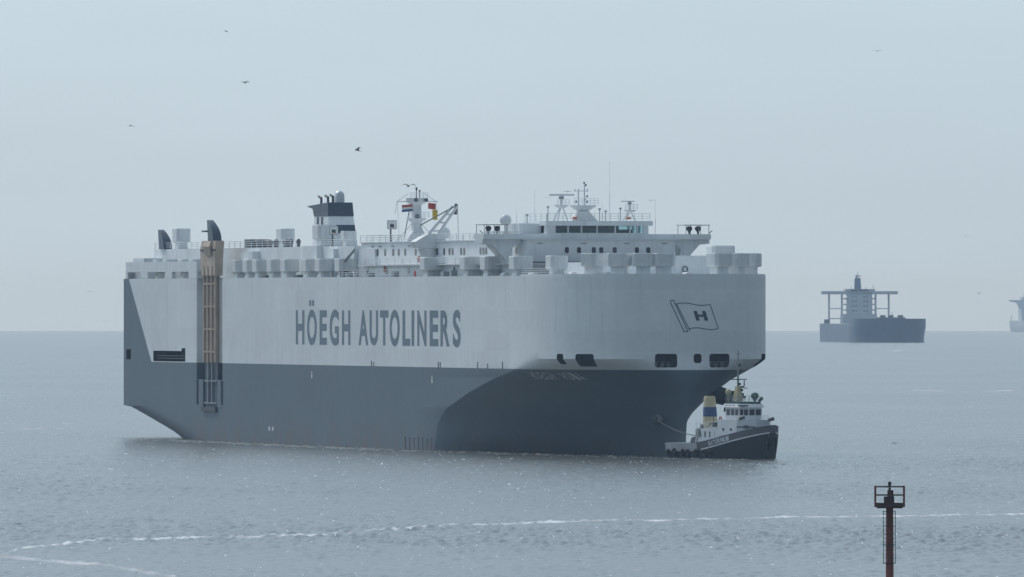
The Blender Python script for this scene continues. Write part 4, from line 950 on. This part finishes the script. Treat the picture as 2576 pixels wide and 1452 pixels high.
# tow line from the ship's bow to the tug's winch
a = SHIP.matrix_basis @ Vector((xa+0.4, -ya-0.5, 5.0)); b = TUG.matrix_basis @ Vector((-6.4, 0.0, 2.9))
tl = MB(); P = []
for i in range(13):
    t = i/12; p = a.lerp(b, t); p.z -= 0.5*math.sin(math.pi*t); P.append(p-a)
for p, q in zip(P, P[1:]): tl.tube(p, q, 0.07, k=6)
o = tl.build('tow_line', M['rope']); o.location = a
o['label'] = 'pale tow line running from the big bow down to the tug'; o['category'] = 'rope'

# ------------------------------------------------------------------ bulk carrier further out
def far_xy(X, D): return ((X-1288)/28500*D, D)
bx, by = far_xy(2243, 7000)
BK = thing('bulk_carrier', 'hazy dark-hulled bulk carrier seen bow on, white bridge tower with wide wings', 'ship', (bx-13.9, by+265, drop(7150)), -R(87.0))
def blk_half(x, z):
    t = max(0.0, (x-235)/(268-235)); k = 0.80+0.20*min(1, max(0, z/9.0)); f = max(0.0, 1-min(1, t)**(2.6))**0.5
    if x > 235: return 23.5*f*(0.55+0.45*k if t < 0.999 else 0)
    return 23.5*(0.93+0.07*k)
def blk_top(x): return 11.2 if x < 215 else 11.2+3.6*min(1, (x-215)/22)
mb = MB(); rings = []
for x in [0, 4, 30, 100, 200, 215, 222, 230, 237, 243, 248, 253, 257, 260, 263, 265, 266.5, 267.6]:
    zt = blk_top(x); zs = [-1, 2, 4, 6, 8, 10, zt-0.5, zt]
    rings.append([(x+0.25*max(0, z-3) if x > 250 else x, -blk_half(x, z), z) for z in zs]+[(x+0.25*max(0, z-3) if x > 250 else x, blk_half(x, z), z) for z in reversed(zs)])
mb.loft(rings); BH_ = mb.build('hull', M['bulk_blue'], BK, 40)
MB().box(2, 235, -22.5, 22.5, 11.25, 11.35).build('deck', M['deck'], BK)
for k in range(8): MB().box(52+21*k, 66+21*k, -9, 9, 11.36, 13.4).build('hatch_cover', M['dark'], BK)
MB().box(238, 262, -9, 9, 14.82, 15.6).build('windlass_platform', M['dark'], BK)
for y in (-6, -1, 5): MB().box(250, 256, y, y+3, 15.6, 17.0).build('windlass', M['dark'], BK)
TW = MB().box(14, 34, -11.5, 10.5, 11.36, 17.4).build('accommodation_base', M['bulk_white'], BK)
TT = MB().box(16, 31, -7.8, 7.8, 17.41, 31.6).build('accommodation_tower', M['bulk_white'], BK)
for i in range(4):
    for y in (-4.5, -2.6, 2.6, 4.5): MB().box(31.0, 31.1, y-0.4, y+0.4, 19+3*i, 20+3*i).build('window', M['dark'], TT)
for i in range(3):
    for s in (-1, 1): MB().box(18, 29, min(s*7.8, s*10.3), max(s*7.8, s*10.3), 19.6+3.6*i, 20.4+3.6*i).build('side_balcony', M['bulk_white'], TT)
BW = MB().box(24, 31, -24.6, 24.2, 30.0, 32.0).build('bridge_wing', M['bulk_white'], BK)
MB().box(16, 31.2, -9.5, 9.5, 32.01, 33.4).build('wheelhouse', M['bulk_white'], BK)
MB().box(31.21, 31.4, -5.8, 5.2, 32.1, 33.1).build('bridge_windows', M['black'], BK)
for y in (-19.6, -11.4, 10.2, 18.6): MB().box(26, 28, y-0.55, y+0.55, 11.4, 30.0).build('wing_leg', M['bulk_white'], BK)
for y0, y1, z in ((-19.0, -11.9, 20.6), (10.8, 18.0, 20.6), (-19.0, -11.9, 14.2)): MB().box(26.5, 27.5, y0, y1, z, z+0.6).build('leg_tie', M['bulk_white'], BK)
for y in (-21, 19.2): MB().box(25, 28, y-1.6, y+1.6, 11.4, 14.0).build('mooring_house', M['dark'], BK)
mb = MB(); mb.loft([[(12, -2.3, 33.4), (17, -2.3, 33.4), (17, 1.9, 33.4), (12, 1.9, 33.4)], [(12, -2.0, 40.5), (16, -2.0, 40.5), (16, 1.5, 40.5), (12, 1.5, 40.5)]])
BF = mb.build('funnel', M['bulk_blue'], BK)
w = MB(); w.tube((16, -0.2, 40.5), (16, -0.2, 44.6), 0.3, 0.12); w.box(15.6, 16.4, -2.2, 1.9, 41.4, 41.9); w.tube((16, -1.0, 40.5), (16, -1.0, 42.4), 0.3); w.build('radar_mast', M['dark'], BF)
for y in (-5.5, 8.6, 4.0): MB().tube((28, y, 33.4), (28, y, 36.0 if y > 5 else 34.8), 0.14).build('aerial', M['dark'], BK)
MB().tube((262, 0.5, 14.8), (262, 0.5, 19.0), 0.25, 0.15).build('foremast', M['dark'], BK)

# third ship near the horizon, partly out of the picture
ax, ay = far_xy(2585, 13000)
C3 = thing('cargo_ship', 'pale hazy cargo ship close to the horizon beyond the bulk carrier', 'ship', (ax-2, ay, drop(13000)), -R(84))
mb = MB(); rings = []
for x in [0, 20, 120, 180, 190, 198, 204, 208]:
    hb = 19.0 if x < 180 else 19.0*max(0.02, 1-((x-180)/28.5)**2)**0.6
    rings.append([(x, -hb*0.9, -1), (x, -hb, 6), (x, -hb, 13.0), (x, hb, 13.0), (x, hb, 6), (x, hb*0.9, -1)])
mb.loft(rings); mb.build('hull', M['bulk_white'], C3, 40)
MB().box(5, 30, -9.5, 9.5, 13.01, 33).build('accommodation_tower', M['bulk_white'], C3)
MB().prism([(-22.5, 36.5), (22.5, 36.5), (22.5, 35), (14, 33.5), (10.5, 27), (-10.5, 27), (-14, 33.5), (-22.5, 35)], 'x', 18, 28).build('bridge_wing', M['bulk_white'], C3)
MB().box(8, 28, -8, 8, 36.51, 40).build('wheelhouse', M['bulk_white'], C3)
MB().loft([[(6, -4, 40), (14, -4, 40), (14, 4, 40), (6, 4, 40)], [(7, -3, 47), (13, -3, 47), (13, 3, 47), (7, 3, 47)]]).build('funnel', M['bulk_white'], C3)
MB().tube((4, -17.5, 13), (4, -17.5, 19), 0.4).build('stern_post', M['bulk_white'], C3)

# ------------------------------------------------------------------ beacon in the foreground
px, py = far_xy(2238, 790)
BC = thing('beacon_pole', 'rusty red navigation beacon post with square caged platform and ladder', 'beacon', (px, py, drop(790)-0.1), -R(0.9))
MB().lathe(0, 0, [(0.29, -2), (0.27, 4), (0.25, 7.05)], 20).build('post', M['rustpole'], BC, 60)
PF = MB().box(-1.05, 1.05, -1.05, 1.05, 7.05, 7.13).box(-1.05, 1.05, -1.05, -0.98, 7.13, 7.32).box(-1.05, 1.05, 0.98, 1.05, 7.13, 7.32).build('platform', M['rustdark'], BC)
for s in (-1, 1):
    for t in (-1, 1): MB().box(s*1.0-0.055, s*1.0+0.055, t*1.0-0.055, t*1.0+0.055, 7.13, 8.52).build('corner_post', M['rustpole'], PF)
for z in (7.88, 8.46):
    for a, b in (((-1, -1), (1, -1)), ((-1, 1), (1, 1)), ((-1, -1), (-1, 1)), ((1, -1), (1, 1))):
        if a[0] == b[0]: continue
        MB().tube((a[0]*1.0, a[1]*1.0, z), (b[0]*1.0, b[1]*1.0, z), 0.04, k=6).build('guard_rail', M['rustdark'], PF)
    for s in (-1, 1): MB().tube((s*1.0, -1.0, z), (s*1.0, 1.0, z), 0.04, k=6).build('guard_rail', M['rustdark'], PF)
for z in (6.95,): MB().box(-0.9, 0.9, -0.06, 0.06, z, z+0.1).build('platform_bracket', M['rustdark'], PF)
MB().box(-0.4, 0.32, -0.3, 0.3, 7.14, 7.78).build('battery_box', M['rustdark'], BC)
LN = MB().box(-0.16, 0.26, -0.2, 0.2, 7.78, 8.22).build('lantern_box', M['rustdark'], BC)
MB().lathe(0, 0, [(0.09, 8.22), (0.07, 8.5), (0.11, 8.55), (0.12, 8.78), (0.07, 8.82)], 12).build('lantern', M['black'], LN, 40)
LD = MB()
for s in (-1, 1): LD.tube((s*0.42-0.03, -0.32, 3.1), (s*0.42-0.03, -0.32, 6.8), 0.025, k=6)
LDO = LD.build('ladder', M['dark'], BC)
for i in range(13): MB().tube((-0.45, -0.32, 3.2+0.28*i), (0.39, -0.32, 3.2+0.28*i), 0.016, k=5).build('rung', M['dark'], LDO)
for z in (6.7, 5.7, 4.4, 3.1): MB().box(-0.46, 0.40, -0.34, 0.0, z, z+0.04).build('ladder_bracket', M['black'], LDO)

# ------------------------------------------------------------------ gulls
def gull_mesh(flap, m, name='gull'):
    mb = MB(); n = 10
    rings = []
    for i in range(n):
        t = i/(n-1); x = -0.28+0.56*t; r = 0.075*math.sin(math.pi*min(0.98, max(0.03, t**0.85)))**0.7+0.006
        rings.append([(x, r*math.cos(a), 0.8*r*math.sin(a)) for a in [2*math.pi*k/8 for k in range(8)]])
    mb.loft(rings)
    for s in (-1, 1):
        secs = [(0.03, 0.0, 0.11, 0.03), (0.28, 0.14*flap, 0.10, 0.06), (0.50, 0.13*flap-0.01, 0.07, 0.02), (0.68, 0.04*flap-0.02, 0.02, -0.06)]
        rg = [[(xc+w, s*y, z+0.012), (xc, s*y, z+0.025), (xc-w, s*y, z), (xc, s*y, z-0.008)] for y, z, w, xc in secs]
        mb.loft(rg)
    mb.loft([[(-0.26, -0.02, 0.01), (-0.26, 0.02, 0.01), (-0.26, 0, -0.01)], [(-0.42, -0.07, 0.01), (-0.42, 0.07, 0.01), (-0.42, 0, 0)]])
    return mb.mesh(name, m, 50)
G = [gull_mesh(1.0, M['gull']), gull_mesh(-0.5, M['gull']), gull_mesh(0.35, M['gull'])]
GD = gull_mesh(1.5, M['gulldark'])
far_lab = 'small pale gull gliding in the open sky above the sea'
BIRDS = [((-50.42,1500,44.54),1,(5,20,70),far_lab,1.1),((-32.8,1300,52.24),2,(10,30,40),far_lab,0.9),((-30.56,1300,46.36),0,(0,35,120),far_lab,1.1),
 ((-16.34,1200,37.26),9,(-15,-20,160),'large dark seabird with raised wings above the funnel of the car carrier',1.3),
 ((-12.77,1400,35.52),0,(0,-12,-70),'pale gull with raised wings gliding just over the signal mast',1.9),
 ((41.92,1300,49.96),0,(0,5,80),far_lab,1.1),((60.05,1500,29.91),0,(0,0,95),'pale gull flying in the sky above the bulk carrier',1.1),
 ((65.96,1600,22.41),2,(0,20,40),'tiny gull in the gap between the two hazy ships',0.8),
 ((7.37,1500,35.8),2,(0,-20,100),'gull flying over the radar scanner above the bridge',1.1),((4.74,1500,35.07),1,(0,0,90),'gull gliding left of the radar scanner above the bridge',0.9),
 ((18.42,1500,34.65),1,(0,8,90),'gull gliding above the wheelhouse roof at its port end',0.9),((-19.16,1500,32.28),2,(0,0,60),'tiny gull just forward of the navy-banded funnel',0.6),
 ((43.88,1300,4.98),2,(0,-30,110),'dark gull skimming low over the sea ahead of the tug',0.9),((5.61,1000,4.51),0,(0,-30,60),'dark gull skimming low over the water below the black bow',0.6),
 ((-59.68,1600,22.69),1,(0,10,90),'tiny gull low over the horizon behind the stern',0.8),((-57.66,1600,18.42),2,(0,0,90),'tiny gull just above the horizon behind the stern',0.7)]
for p, k, rot, lab, sc in BIRDS:
    o = link('gull', GD if k == 9 else G[k], None, p); o.rotation_euler = tuple(R(a) for a in rot); o.scale = (sc*0.75,)*3
    o['label'] = lab; o['category'] = 'bird'; o['group'] = 'gulls over the water'
    if k == 9: o.name = 'seabird'

# ------------------------------------------------------------------ haze
HZ = MB().box(-27000, 27000, -27000, 27000, -60.0, 62.0)
hz_m = bpy.data.materials.new('haze_air'); hz_m.use_nodes = True; nt = hz_m.node_tree; nt.nodes.clear()
ho = nt.nodes.new('ShaderNodeOutputMaterial'); hv = nt.nodes.new('ShaderNodeVolumePrincipled')
hv.inputs['Color'].default_value = (0.58, 0.77, 1.0, 1); hv.inputs['Absorption Color'].default_value = (1, 1, 1, 1)
hv.inputs['Density'].default_value = 5.0e-5; hv.inputs['Anisotropy'].default_value = 0.45
nt.links.new(hv.outputs[0], ho.inputs['Volume'])
hzo = HZ.build('haze', hz_m); hzo['kind'] = 'stuff'; hzo['label'] = 'pale blue sea haze softening the far ships'
